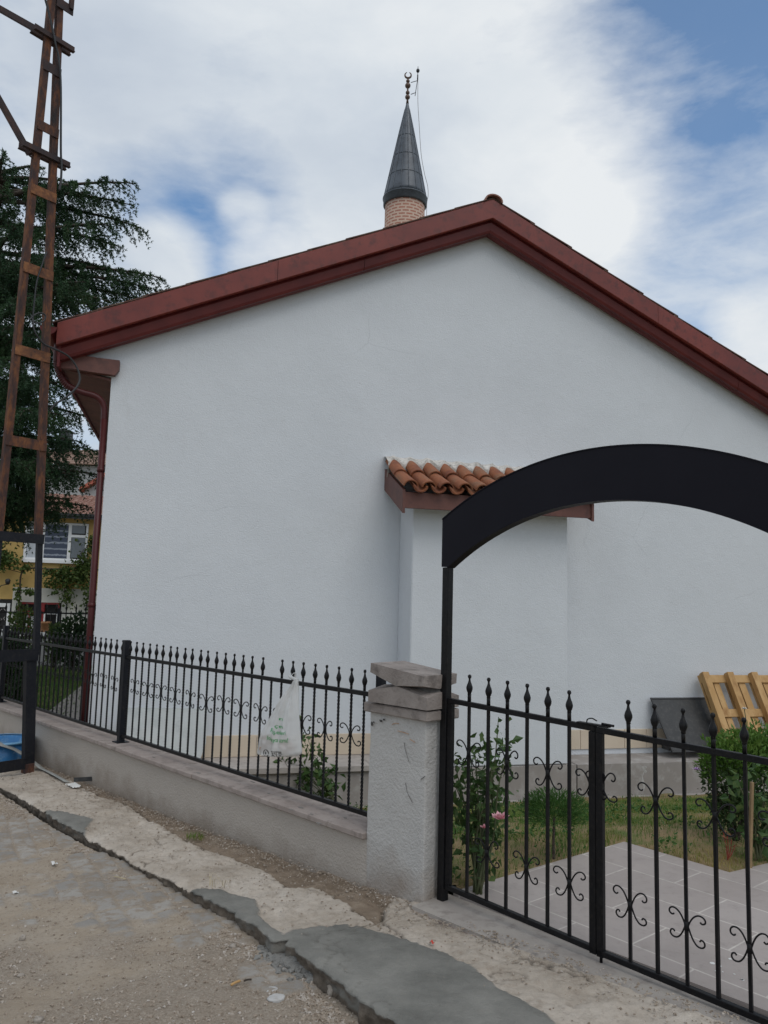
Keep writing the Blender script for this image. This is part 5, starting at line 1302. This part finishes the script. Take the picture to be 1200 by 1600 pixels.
gv = gravel('gravel', s_, t_, .0078, M['pebble'], 6, rd_z); tag(gv, 'fine loose gravel strewn over the dusty road', 'gravel', kind='stuff')
cP = np.array([tofr(atz(x, y, .05))[:2] for x, y in ((440, 1500), (455, 1512), (475, 1520), (495, 1530), (462, 1505))])
s3 = np.concatenate([c_[0]+r.normal(0, .05, 320) for c_ in cP]); t3 = np.concatenate([c_[1]+r.normal(0, .035, 320) for c_ in cP])
cl = gravel('cement_rubble', s3, t3, .017, M['cementgrey'], 8, lambda s, t: rd_z(s, t)+.02*np.exp(-((s-cP[:, 0].mean())**2+(t-cP[:, 1].mean())**2)/.01)); tag(cl, 'grey crumbled cement at the break in the kerb', 'rubble', kind='stuff')
s4 = r.uniform(-2.2, 5.5, 5200); t4 = np.where(r.random(5200) < .6, .11+np.abs(r.normal(0, .10, 5200)), r.uniform(.1, .95, 5200)); k4 = t4 < kedge(s4)-.02
gp = gravel('grit', s4[k4], t4[k4], .0062, M['pebble'], 9, lambda s, t: pz(s)+.004); tag(gp, 'fine grit lying on the pavement along the wall', 'grit', kind='stuff')
s5 = r.uniform(-2.2, -.1, 900); t5 = r.uniform(-.02, .18, 900)
# yellow-green tuft by the wall
tf = grass('grass_tuft', np.array([fr(*(hitpave(305+random.uniform(-14, 14), 1311+random.uniform(-3, 3))[:2]), float(pz(1.9))) for _ in range(90)]), .05, .0018, M['grass'], 12, 1.2); tag(tf, 'flattened yellow-green grass tuft in the pavement crack', 'grass tuft')
tf2 = grass('dry_grass_wisp', np.array([fr(*(hitpave(345+random.uniform(-18, 18), 1392+random.uniform(-2, 4))[:2]), float(pz(.6))+.012) for _ in range(26)]), .07, .0012, M['straw'], 13, 1.6); tag(tf2, 'dry grass wisp lying on the grey cement patch', 'grass wisp')

# ------------------------------------------------------------------ cedar
TY = 14.5
tb_ = atY(-58, 900, TY); tx0, ty0 = tb_[0], tb_[1]
ced = thing('cedar_tree', (tx0, ty0, 0), 'large dark cedar with drooping layered branches behind the rusty pole', 'tree')
ztop_c = float(atY(-10, 195, TY)[2])
mb = MB(); c = catmull([(tx0, ty0, -.3), (tx0+.05, ty0, 2.5), (tx0-.05, ty0+.05, 5.5), (tx0+.03, ty0, 7.2), (tx0, ty0, ztop_c-1.3)], 6); mb.tube(c, np.linspace(.26, .02, len(c)), 10); mb.build('trunk', M['bark'], ced)
rc = np.random.default_rng(77); BR = MB(); NP_ = []; ND_ = []
def limb(z0, tip, sag=.25):
    a = np.array([tx0, ty0, z0]); tip = np.asarray(tip, float); L = np.linalg.norm(tip-a)
    mid = a+(tip-a)*.5+UZ*(sag*.5*L*.3); q3 = a+(tip-a)*.8+UZ*(sag*.35*L*.3)
    c = catmull([a, a+(tip-a)*.22+UZ*.08*L*.3, mid, q3, tip], 5); BR.tube(c, np.linspace(.055, .008, len(c)), 6)
    dirv = (tip-a)/L; hd = np.array([dirv[0], dirv[1], 0]); hd /= np.linalg.norm(hd)+1e-9; sd = np.array([-hd[1], hd[0], 0])
    n = int(8+L*6.5)
    for k in range(n):
        f = .22+.78*(k+rc.random())/n; i = f*(len(c)-1); i0 = int(min(i, len(c)-2)); p = c[i0]+(c[i0+1]-c[i0])*(i-i0)
        sl = (.10+.30*L*(1-f)**.7)*rc.uniform(.55, 1.15); sg = 1 if k % 2 else -1
        d = sd*sg*rc.uniform(.5, 1)+hd*rc.uniform(.35, 1.0); d /= np.linalg.norm(d)
        if k >= n-2: d = hd
        m = max(3, int(sl/.055)); x = np.linspace(0, 1, m)
        dr = rc.uniform(.25, .75)
        tw = p+d[None]*(x*sl)[:, None]-UZ[None]*((x**1.8)*sl*dr)[:, None]
        if m > 2: BR.tube(tw, np.linspace(.010, .003, m), 3, caps=False)
        for j in range(m):
            cnt = 2 if j > 0 else 1
            for _ in range(cnt):
                NP_.append(tw[j]+rc.normal(size=3)*.014); ND_.append(d*.6+sd*rc.normal()*.6+UZ*.25)
            if rc.random() < .55:      # pendulous twiglets
                hl = rc.uniform(.12, .52)*(.5+.7*(1-f)); hn = max(2, int(hl/.042)); e = d*rc.uniform(.4, 1.1)+sd*rc.normal()*.25
                for q_ in range(hn):
                    u = (q_+1)/hn; NP_.append(tw[j]+e*hl*u*.7-UZ*hl*u**1.3+rc.normal(size=3)*.010); ND_.append(e*.6-UZ*.7)
for px, py, zoff, dy in ((208, 286, .1, -.6), (203, 320, .5, -.2), (220, 356, .6, .2), (188, 386, .8, -.4), (252, 434, .5, -.5), (240, 452, .6, -.3), (226, 470, .5, .1), (170, 470, .6, -.8), (205, 430, .3, .6), (6, 236, -.3, -.4), (60, 258, -.2, .2), (-40, 250, -.2, 0), (110, 285, -.1, .5), (150, 310, .0, .9), (170, 350, .2, -1),
                         (10, 290, .0, -1.2), (-60, 300, 0, -.5), (-90, 380, .2, -1), (30, 350, .1, -1.6), (-20, 430, .2, -1.9), (80, 400, .2, -1.8), (130, 440, .2, -1.6), (20, 510, .3, -2), (90, 520, .3, -2.0), (-70, 500, .2, -1.4), (150, 520, .4, -.9),
                         (60, 590, .3, -2.2), (0, 600, .3, -2.2), (110, 600, .3, -1.4), (-80, 610, .3, -1.2), (30, 690, .3, -2.2), (80, 690, .3, -1.8), (125, 690, .3, -1.0), (150, 705, .3, .4), (-60, 700, .3, -1.5), (155, 742, .1, .5), (60, 770, .1, -1.5), (105, 780, .1, -.6), (135, 790, .0, .4), (10, 760, .1, -2), (-40, 780, .1, -1.2), (82, 800, .0, -.2), (40, 740, .1, .8), (120, 730, .2, 1.2), (160, 660, .3, 1.5), (145, 600, .4, 1.6), (90, 560, .4, 1.6), (30, 460, .3, 1.8), (100, 350, .2, 1.5), (-30, 350, .2, 1.5), (-60, 560, .3, 1.6), (0, 650, .3, 1.7), (50, 640, .2, -2.6), (90, 645, .2, -2.4), (20, 560, .2, -2.6), (70, 720, .2, -2.2), (25, 720, .2, -2.6), (110, 740, .1, -1.6), (5, 400, .2, -2.0), (60, 460, .2, -2.4), (20, 330, .2, -.8), (50, 310, .2, .6), (-20, 280, .1, .8), (70, 370, .3, .4), (40, 420, .3, .2), (110, 420, .3, -.2), (150, 480, .4, .5), (5, 470, .3, .4), (90, 480, .3, 1.0), (50, 540, .3, .2), (130, 560, .3, -.4), (10, 540, .3, 1.2)):
    tip = atY(px, py, TY+dy); limb(min(float(tip[2])+zoff*.9-.15, ztop_c-.2), tip)
BR.build('branch', M['bark'], ced)
NP_ = np.array(NP_); ND_ = np.array(ND_); REP = 8
P = np.repeat(NP_, REP, 0); Dn = np.repeat(ND_, REP, 0)+rc.normal(size=(len(NP_)*REP, 3))*.75; Dn /= np.linalg.norm(Dn, axis=1)[:, None]
n = len(P); ln = rc.uniform(.028, .058, n)[:, None]; a = np.cross(Dn, rc.normal(size=(n, 3))); a /= np.linalg.norm(a, axis=1)[:, None]
v = np.stack([P-a*.0070, P+a*.0070, P+Dn*ln+a*.003, P+Dn*ln-a*.003], 1).reshape(-1, 3); f = np.arange(n)[:, None]*4+np.array([[0, 1, 2, 3]])
link('needles', v, f, M['cedar'], ced, sm=False)

# ------------------------------------------------------------------ the yellow house and what stands around it
HP = atY(75, 850, 26); HN0 = float((HP-Q)@N)
def hw(x, y, off=0): return wlr(x, y, HN0+off)
def hp_(w, n, z): return wpr(w, HN0+n, z)
house = thing('yellow_house', hp_(hw(75, 850)[0], 0, -.6), 'old yellow house with white ground floor, red door and tiled roof beyond the garden', 'house')
zt = float(hw(75, 805)[2]); zm = float(hw(75, 919)[2]); zbot = -.6; w0h, w1h = float(hw(-90, 850)[0]), float(hw(260, 850)[0])
def hbox(nm, mat, x0, y0, x1, y1, n0, n1_, parent=None, bev=0):
    a, b = hw(x0, (y0+y1)/2), hw(x1, (y0+y1)/2); t_, bo = hw((x0+x1)/2, y0), hw((x0+x1)/2, y1)
    mb = MB(); mb.box(hp_((a[0]+b[0])/2, (n0+n1_)/2, (t_[2]+bo[2])/2), W*(b[0]-a[0])/2, N*(n1_-n0)/2, UZ*(t_[2]-bo[2])/2, bev); return mb.build(nm, mat, parent or house)
mb = MB(); 
def wbx(mb, a, b, n0, n1_, z0, z1): mb.box(hp_((a+b)/2, (n0+n1_)/2, (z0+z1)/2), W*(b-a)/2, N*(n1_-n0)/2, UZ*(z1-z0)/2)
wx = lambda x: float(hw(x, 880)[0])
wbx(mb, w0h, w1h, 0, 7, zm, zt+.05); wbx(mb, w0h, wx(24), .0, 7, float(hw(10, 936)[2]), zm); mb.build('upper_wall', M['yellow'], house)
mb = MB(); wbx(mb, wx(24)+.0, wx(33), -.02, .5, zbot, zm-.002); wbx(mb, wx(33), wx(101), -.02, .5, float(hw(60, 941)[2]), zm-.002); wbx(mb, wx(101), w1h, -.02, .5, zbot, zm-.002); wbx(mb, w0h, wx(24), .02, .5, zbot, float(hw(10, 988)[2])); wbx(mb, w0h, w1h, .5, 7, zbot, zm-.004)
mb.build('lower_wall', M['housewhite'], house)
er = hw(75, 806)[2]; mb = MB()
for k in range(13):
    n0 = -.55+k*.33; z0 = float(er)+.02+k*.33*.27
    G_ = []
    for a in np.arange(w0h-.4, w1h+.4, .055):
        u = (a/.21) % 1; bmp = .035*abs(math.sin(math.pi*u)); G_.append([hp_(a, n0, z0+bmp-.02), hp_(a, n0, z0+bmp+.03), hp_(a, n0+.36, z0+bmp+.03+.36*.27-.035)])
    mb.grid(G_, smooth=False)
mb.prism([hp_(w0h-.4, -.5, float(er)-.02), hp_(w1h+.4, -.5, float(er)-.02), hp_(w1h+.4, 3.7, float(er)+.02+4.2*.27-.05), hp_(w0h-.4, 3.7, float(er)+.02+4.2*.27-.05)], UZ*.03)
mb.prism([hp_(w0h-.4, 3.75, float(er)+1.12), hp_(w1h+.4, 3.75, float(er)+1.12), hp_(w1h+.4, 7.6, float(er)+.05), hp_(w0h-.4, 7.6, float(er)+.05)], UZ*.03)
mb.build('roof', surf('pink_clay_roof', (.20, .09, .065), (.31, .165, .125), 2, 30, .3, .85, (.40, .28, .23), 9), house)
hbox('eave_board', M['boardm'], -80, 807, 250, 811, -.5, -.46); hbox('gutter', M['cable'], -80, 803, 250, 807, -.56, -.47)
# upper window
win = hbox('window', M['dark'], 38, 816, 137, 876, -.012, -.004)
hbox('sill', M['pvc'], 35, 875, 139, 880, -.12, -.002, win)
mb = MB()
def fx(mb, x0, y0, x1, y1, n0=-.05, n1_=-.0135):
    a, b = hw(x0, 850), hw(x1, 850); t_, bo = hw(75, y0), hw(75, y1); mb.box(hp_((a[0]+b[0])/2, (n0+n1_)/2, (t_[2]+bo[2])/2), W*(b[0]-a[0])/2, N*(n1_-n0)/2, UZ*(t_[2]-bo[2])/2)
for q_ in ((38, 816, 42, 875), (133.5, 816, 137, 875), (42, 816, 133.5, 819), (42, 872, 133.5, 875), (57.5, 819, 69.5, 872), (106, 819, 111, 872), (42, 828, 57.5, 832), (111, 834, 133.5, 838)): fx(mb, *q_)
mb.build('frame', M['pvc'], win)
def pane_mat():
    m, t, p = nt('window_glass'); p.inputs['Base Color'].default_value = (.10, .12, .135, 1); p.inputs['Roughness'].default_value = .08; p.inputs['Specular IOR Level'].default_value = .7; return m
GL = pane_mat()
hbox('pane', GL, 111.2, 838.2, 133.3, 871.8, -.03, -.0125, win); hbox('pane', GL, 111.2, 819.2, 133.3, 833.8, -.03, -.0125, win)
def curt_mat():
    m, t, p = nt('dark_patterned_curtain'); v = coords(t); wv = nd(t, 'ShaderNodeTexWave', Scale=1.55, Distortion=1.2); wv.bands_direction = 'Z'; wv.inputs['Detail Scale'].default_value = 6; t.links.new(v, wv.inputs['Vector'])
    col = ramp(t, wv.outputs['Fac'], [(.78, (.05, .065, .105)), (.92, (.25, .28, .34))]); t.links.new(col, p.inputs['Base Color']); return m
hbox('curtain', curt_mat(), 69.7, 819.2, 105.8, 871.8, -.025, -.0125, win); hbox('curtain', M['curtain'], 42.2, 832.2, 57.3, 871.8, -.025, -.0125, win); hbox('pane', GL, 42.2, 819.2, 57.3, 827.8, -.03, -.0125, win)
# ground floor door and windows
dr_ = hbox('door', M['dark'], 33.2, 941.5, 100.8, 1046, .15, .2)
mb = MB()
for q_ in ((33.2, 941, 100, 944.5), (33.2, 955, 77, 959.5), (33.2, 944, 37, 1040), (70, 944, 77, 1040), (53, 959, 55, 1040), (98, 944, 100, 1040)): fx(mb, *q_, -.0, .149)
mb.build('frame', M['redframe'], dr_)
hbox('notice', M['paper'], 38.5, 961, 51, 985, .10, .149, dr_); hbox('notice', M['paper'], 62, 961, 70, 984, .10, .149, dr_)
mb = MB()
for q_ in ((77, 958, 79, 1030), (77, 957, 98, 959.5), (96.5, 959, 98, 1030)): fx(mb, *q_, -.05, -.0)
mb.build('screen_frame', M['pvc'], dr_)
lwn = hbox('window', M['dark'], -40, 937, 23.5, 988, .03, .06)
mb = MB()
for q_ in ((-40, 944, 23.5, 950), (2, 950, 6, 988), (19.5, 950, 23.5, 988), (-40, 984, 23.5, 988)): fx(mb, *q_, -.01, .029)
mb.build('frame', M['pvc'], lwn)
mb = MB()
for x0, x1 in ((6, 19.5), (-14, 2)):
    for y0 in (951, 967):
        a, b = hw(x0, y0), hw(x1, y0+16); 
        for p_, q_ in (((a[0], a[2]), (b[0], b[2])), ((a[0], b[2]), (b[0], a[2]))): mb.tube([hp_(p_[0], .0, p_[1]), hp_(q_[0], .0, q_[1])], .012, 4)
mb.build('grille', M['wire'], lwn)
mb = MB(); lm = hw(15, 913); mb.tube([hp_(lm[0]-.35, .0, lm[2]-.2), hp_(lm[0]-.2, -.25, lm[2]-.05), hp_(lm[0], -.3, lm[2])], .015, 5); mb.lathe(hp_(lm[0], -.3, lm[2]-.02), [(.03, 0), (.07, .04), (.09, .16), (.03, .2)], 8); mb.build('wall_lamp', M['cable'], house)
# vine on the house
vin = thing('climbing_vine', hp_(wx(33), -.25, -.5), 'straggly green climbing vine across the front of the yellow house', 'vine')
mb = MB(); vp_ = lambda x, y, off=-.22: hp_(float(hw(x, y, off)[0]), off, float(hw(x, y, off)[2]))
mb.tube(catmull([vp_(32, 1040), vp_(30, 980), vp_(31, 930), vp_(34, 895), vp_(50, 888), vp_(75, 889), (vp_(110, 888)), vp_(148, 880)], 5), .03, 5)
for ps in (((34, 895), (15, 890), (-20, 880)), ((110, 888), (130, 860), (150, 845)), ((140, 890), (143, 920), (140, 960)), ((95, 890), (100, 915), (105, 945))): mb.tube(catmull([vp_(*p) for p in ps], 4), .015, 4)
mb.build('stem', M['bark'], vin)
Pv = []; rv = np.random.default_rng(9)
for x, y, rx, ry, n in ((132, 885, 16, 24, 420), (110, 900, 28, 14, 420), (140, 935, 8, 26, 240), (85, 912, 14, 16, 120), (105, 930, 12, 18, 130), (85, 893, 24, 6, 120), (10, 876, 24, 12, 260), (5, 868, 8, 18, 100), (40, 888, 16, 5, 50), (46, 924, 8, 4, 60), (28, 925, 5, 22, 60), (143, 850, 6, 14, 90), (30, 975, 8, 26, 110)):
    d = rv.normal(size=(n, 2))*.55
    for q_ in d: Pv.append(vp_(x+q_[0]*rx, y+q_[1]*ry, -.22-.25*rv.random()))
leaves('foliage', np.array(Pv), .11, M['vine'], vin, .4, .9, 13)

def far_house(name, label, x0, x1, yb, Y, ytop, ridge_up, wallm, roofm, gable=False, chim=None):
    a, b = atY(x0, yb, Y), atY(x1, yb, Y); zt_ = float(atY((x0+x1)/2, ytop, Y)[2]); h = thing(name, ((a[0]+b[0])/2, Y, -.7), label, 'house')
    mb = MB(); X = np.array([1., 0, 0]); Yv = np.array([0, 1., 0]); dpt = 7
    if gable:
        xm = (a[0]+b[0])/2; mb.prism([(a[0], Y, -.7), (b[0], Y, -.7), (b[0], Y, zt_), (xm, Y, zt_+ridge_up), (a[0], Y, zt_)], Yv*dpt); mb.build('wall', wallm, h); mb = MB()
        for xa, xb in ((a[0], xm), (b[0], xm)):
            s_ = (xa-xm)*.08; mb.prism([(xa+s_, Y-.3, zt_-.08*ridge_up+.02), (xm, Y-.3, zt_+ridge_up+.02), (xm, Y+dpt, zt_+ridge_up+.02), (xa+s_, Y+dpt, zt_-.08*ridge_up+.02)], UZ*.18)
    else:
        mb.box(((a[0]+b[0])/2, Y+dpt/2, (zt_-.7)/2), X*(b[0]-a[0])/2, Yv*dpt/2, UZ*(zt_+.7)/2); mb.build('wall', wallm, h); mb = MB()
        for k in range(8):
            y0, y1 = Y-.4+k*(dpt/2+.4)/8, Y-.4+(k+1.1)*(dpt/2+.4)/8; z0 = zt_+ridge_up*k/8; z1 = zt_+ridge_up*(k+1.1)/8-.03
            mb.prism([(a[0]-.4, y0, z0), (b[0]+.4, y0, z0), (b[0]+.4, y1, z1), (a[0]-.4, y1, z1)], UZ*.07)
        mb.prism([(a[0]-.4, Y+dpt/2, zt_+ridge_up), (b[0]+.4, Y+dpt/2, zt_+ridge_up), (b[0]+.4, Y+dpt+.4, zt_), (a[0]-.4, Y+dpt+.4, zt_)], UZ*.07)
    rf = mb.build('roof', roofm, h)
    if chim:
        c0, c1 = atY(chim[0], chim[3], Y+2), atY(chim[1], chim[2], Y+2); mb = MB(); mb.box(((c0[0]+c1[0])/2, Y+2.4, (c0[2]+c1[2])/2), X*(c1[0]-c0[0])/2, Yv*.4, UZ*(c1[2]-c0[2])/2); mb.box(((c0[0]+c1[0])/2, Y+2.4, c1[2]+.05), X*(c1[0]-c0[0])*.62, Yv*.5, UZ*.05); mb.build('chimney', M['boardm'], rf)
    return h
far_house('white_house', 'white gabled house with red roof tiles glimpsed between the cedar and the downpipe', 116, 240, 1000, 36, 768, 1.15, M['greywall'], surf('red_clay_roof', (.36, .09, .06), (.46, .15, .10), 4, 20, .3, .85), True)
far_house('brown_roofed_house', 'distant house with brown roof and dark chimney behind the cedar branches', 20, 300, 1000, 48, 728, 1.55, M['greywall'], surf('brown_clay_roof', (.20, .12, .09), (.30, .20, .15), 4, 20, .3, .85), False, (90, 107, 674, 700))

# fence and low wall across the back of the garden
BY = 19.0; bpn = atY(100, 990, BY)
def bf(x, y): P = pl(x, y, bpn, N); return P
def bw(P): d = P-bpn; return float(d@W)
bwl = thing('garden_wall', bpn*[1, 1, 0], 'low grey wall with white coping across the back of the garden', 'wall')
z_c = float(bf(130, 992)[2]); a, b = bw(bf(-120, 1000)), bw(bf(260, 1000))
pb = lambda w, n, z: np.array([bpn[0]+w*W[0]+n*N[0], bpn[1]+w*W[1]+n*N[1], z])
mb = MB(); mb.box(pb((a+b)/2, .1, (z_c-.35)/2), W*(b-a)/2, N*.1, UZ*(z_c+.25)/2); mb.build('wall_body', M['greywall'], bwl)
mb = MB(); mb.box(pb((a+b)/2, .1, z_c-.0), W*(b-a)/2, N*.14, UZ*.048, .01); mb.build('coping', M['pvc'], bwl)
bfe = thing('iron_fence', pb(0, .1, z_c), 'black iron fence on the low grey wall in front of the yellow house', 'fence')
z_r = float(bf(130, 959)[2])
for z, nm in ((z_r, 'top_rail'), (z_c+.12, 'bottom_rail')):
    mb = MB(); mb.box(pb((a+b)/2, .1, z), W*(b-a)/2, N*.015, UZ*.018); mb.build(nm, M['iron'], bfe)
BB2 = mesh_of('bar', [(x*.009, y*.009, z) for z in (z_c+.1, z_r+.05) for x, y in ((-1, -1), (1, -1), (1, 1), (-1, 1))], [(0, 1, 5, 4), (1, 2, 6, 5), (2, 3, 7, 6), (3, 0, 4, 7)], M['iron'])
m_ = MB(); m_.lathe((0, 0, z_r+.04), [(.009, 0), (.02, .05), (.028, .08), (.012, .13), (.015, .17), (0, .19)], 6); BF2 = mesh_of('finial', m_.v, m_.f, M['iron'], True)
for k in range(62):
    w = bw(bf(-75, 970))+k*.112
    bb_ = inst('bar', BB2, bfe, pb(w, .1, 0), SA)
    if k % 2 == 0: inst('finial', BF2, bb_, pb(w, .1, 0), 0)
for k in range(0, 4):
    mb = MB(); mb.box(pb(bw(bf(-75, 970))+k*2.3, .1, (z_c+z_r)/2+.04), W*.03, N*.03, UZ*((z_r-z_c)/2+.08)); mb.build('post', M['post'], bfe)
pt = thing('plant_pot', pb(bw(bf(69, 980)), .1, z_c+.049), 'orange-brown clay plant pot on the back garden wall beside the pole', 'pot')
mb = MB(); mb.lathe(pb(bw(bf(69, 980)), .1, z_c+.049), [(.0, .004), (.09, 0), (.13, .2), (.145, .2), (.145, .25), (.12, .25), (.10, .06), (0, .05)], 14, caps=False); mb.build('pot', M['terracotta'], pt)

def shrub(label, px, py, Y, rx, rz_, mat, leaf, n, seed, parts=None, name='garden_shrub'):
    zg = .05; b = atY(px, py, Y); b[2] = max(0.0, min(.12, b[2])); sh = thing(name, b, label, 'shrub'); k = Y/F
    c = b+UZ*(rz_*k); rd = random.Random(seed)
    tips = [c+np.array([rd.uniform(-.7, .7)*rx*k, rd.uniform(-.5, .5)*rx*k, rd.uniform(-.2, .8)*rz_*k]) for _ in range(9)]
    stems(b, tips, .02, seed, .05, .005).build('stem', M['bark'], sh)
    P = crown_pts(c, (rx*k, rx*k, rz_*k), n, seed, .15, .38); P = P[P[:, 2] > b[2]]
    dr = P-(c-UZ*.2); dr /= np.linalg.norm(dr, axis=1)[:, None]; leaves('foliage', P, leaf, mat, sh, 0, .7, seed+1, dirs=dr, spread=1.1); return sh
shrub('broad leaved dark shrub in front of the back garden wall, nearest the downpipe', 112, 1033, 16.4, 27, 42, M['shrub'], .10, 900, 61)
shrub('yellowish green shrub beside the dark broad leaved one at the back wall', 84, 1032, 16.8, 15, 33, M['vine'], .08, 500, 63)
shrub('dark shrub left of the pole foot, behind the fence', 14, 1062, 11.5, 34, 52, M['shrub'], .075, 1500, 65)
shrub('small dark shrub directly behind the black pole foot', 36, 1075, 10.6, 16, 30, M['shrub'], .06, 700, 67)
shrub('climbing shrub against the back fence left of the pole', 30, 1030, 17.4, 20, 45, M['vine'], .09, 600, 69)

# ------------------------------------------------------------------ sky and sun
SUN_EL, SUN_AZ = math.radians(56), math.radians(148)     # azimuth from +Y towards +X
w = bpy.data.worlds.new('World'); SC.world = w; w.use_nodes = True; t = w.node_tree
bg = t.nodes['Background']; STR = .12; bg.inputs[1].default_value = STR
sky = nd(t, 'ShaderNodeTexSky', sky_type='NISHITA'); sky.sun_disc = False; sky.sun_elevation = SUN_EL; sky.sun_rotation = SUN_AZ; sky.altitude = 900; sky.air_density = 1.0; sky.dust_density = .6; sky.ozone_density = 2.0
tc_ = t.nodes.new('ShaderNodeTexCoord'); vec = tc_.outputs['Generated']
mp_ = t.nodes.new('ShaderNodeMapping'); mp_.inputs['Scale'].default_value = (1, 1, 2.4); t.links.new(vec, mp_.inputs[0])
nA = noise(t, mp_.outputs[0], 2.6, 10, .60); nB = nd(t, 'ShaderNodeTexNoise', Scale=5.5, Detail=9, Roughness=.58, Distortion=.25); t.links.new(mp_.outputs[0], nB.inputs['Vector'])
cover = math2(t, 'ADD', math2(t, 'MULTIPLY', nA, 1.0), math2(t, 'MULTIPLY', nB.outputs['Fac'], .85))
cover = math2(t, 'ADD', cover, -.01)
def blob(px, py, rad_px, amt):
    d = ray(px, py); d = d/np.linalg.norm(d)
    vm = t.nodes.new('ShaderNodeVectorMath'); vm.operation = 'DOT_PRODUCT'; nv = t.nodes.new('ShaderNodeVectorMath'); nv.operation = 'NORMALIZE'; t.links.new(vec, nv.inputs[0]); t.links.new(nv.outputs[0], vm.inputs[0]); vm.inputs[1].default_value = tuple(d)
    mr = nd(t, 'ShaderNodeMapRange'); mr.interpolation_type = 'SMOOTHSTEP'; mr.inputs['From Min'].default_value = math.cos(rad_px/F); mr.inputs['From Max'].default_value = 1.0; mr.inputs['To Max'].default_value = amt; t.links.new(vm.outputs['Value'], mr.inputs['Value'])
    return mr.outputs[0]
for b_ in ((1200, 70, 320, -.58), (1010, 60, 260, -.20), (1120, 470, 200, -.38), (960, 440, 150, -.06), (330, 345, 190, -.34), (200, 330, 140, -.15), (60, 270, 150, -.22), (400, 330, 150, -.18), (260, 400, 75, .34), (420, 420, 80, .3), (1190, 530, 90, .45), (380, 330, 45, .22), (700, 230, 350, .22), (300, 130, 330, .22), (1050, 270, 240, .25)): cover = math2(t, 'ADD', cover, blob(*b_))
cmask = ramp(t, cover, [(.38, (.10, .10, .10)), (.56, (.42, .42, .42)), (.72, (.72, .72, .72)), (.95, (1, 1, 1))])
mpc = t.nodes.new('ShaderNodeMapping'); mpc.inputs['Scale'].default_value = (1, 1, 2.0); mpc.inputs['Location'].default_value = (3.1, 1.7, .4); t.links.new(vec, mpc.inputs[0])
nC = nd(t, 'ShaderNodeTexNoise', Scale=2.8, Detail=9, Roughness=.56, Distortion=.25); t.links.new(mpc.outputs[0], nC.inputs['Vector']); shade = math2(t, 'ADD', nC.outputs['Fac'], blob(90, 90, 420, -.06)); shade = math2(t, 'ADD', shade, blob(1000, 330, 420, .12))
ccol = ramp(t, shade, [(.24, (.40, .455, .535)), (.46, (.505, .555, .615)), (.60, (.59, .63, .67)), (.74, (.675, .70, .72))])
K = 1/STR
cl_ = mix(t, 1.0, ccol, (K*1.0, K*1.0, K*1.0), 'MULTIPLY')
skc = mix(t, 1.0, sky.outputs[0], (.66, .95, 1.06), 'MULTIPLY')
fin = mix(t, cmask, skc, cl_); t.links.new(fin, bg.inputs[0])
for n_ in t.nodes:
    if n_.bl_idname == 'ShaderNodeMix': n_.clamp_result = False
sl = bpy.data.lights.new('sun', 'SUN'); so = bpy.data.objects.new('sun', sl); COL.objects.link(so)
sl.energy = .8; sl.angle = math.radians(38); sl.color = (1, .96, .90)
sd_ = Vector((math.sin(SUN_AZ)*math.cos(SUN_EL), math.cos(SUN_AZ)*math.cos(SUN_EL), math.sin(SUN_EL))); so.rotation_euler = sd_.to_track_quat('Z', 'Y').to_euler(); so.location = (3, 6, 14)
SC.view_settings.view_transform = 'Standard'; SC.view_settings.look = 'None'; SC.view_settings.exposure = 0.27; SC.view_settings.gamma = 1
SC.cycles.max_bounces = 8; SC.cycles.transparent_max_bounces = 16
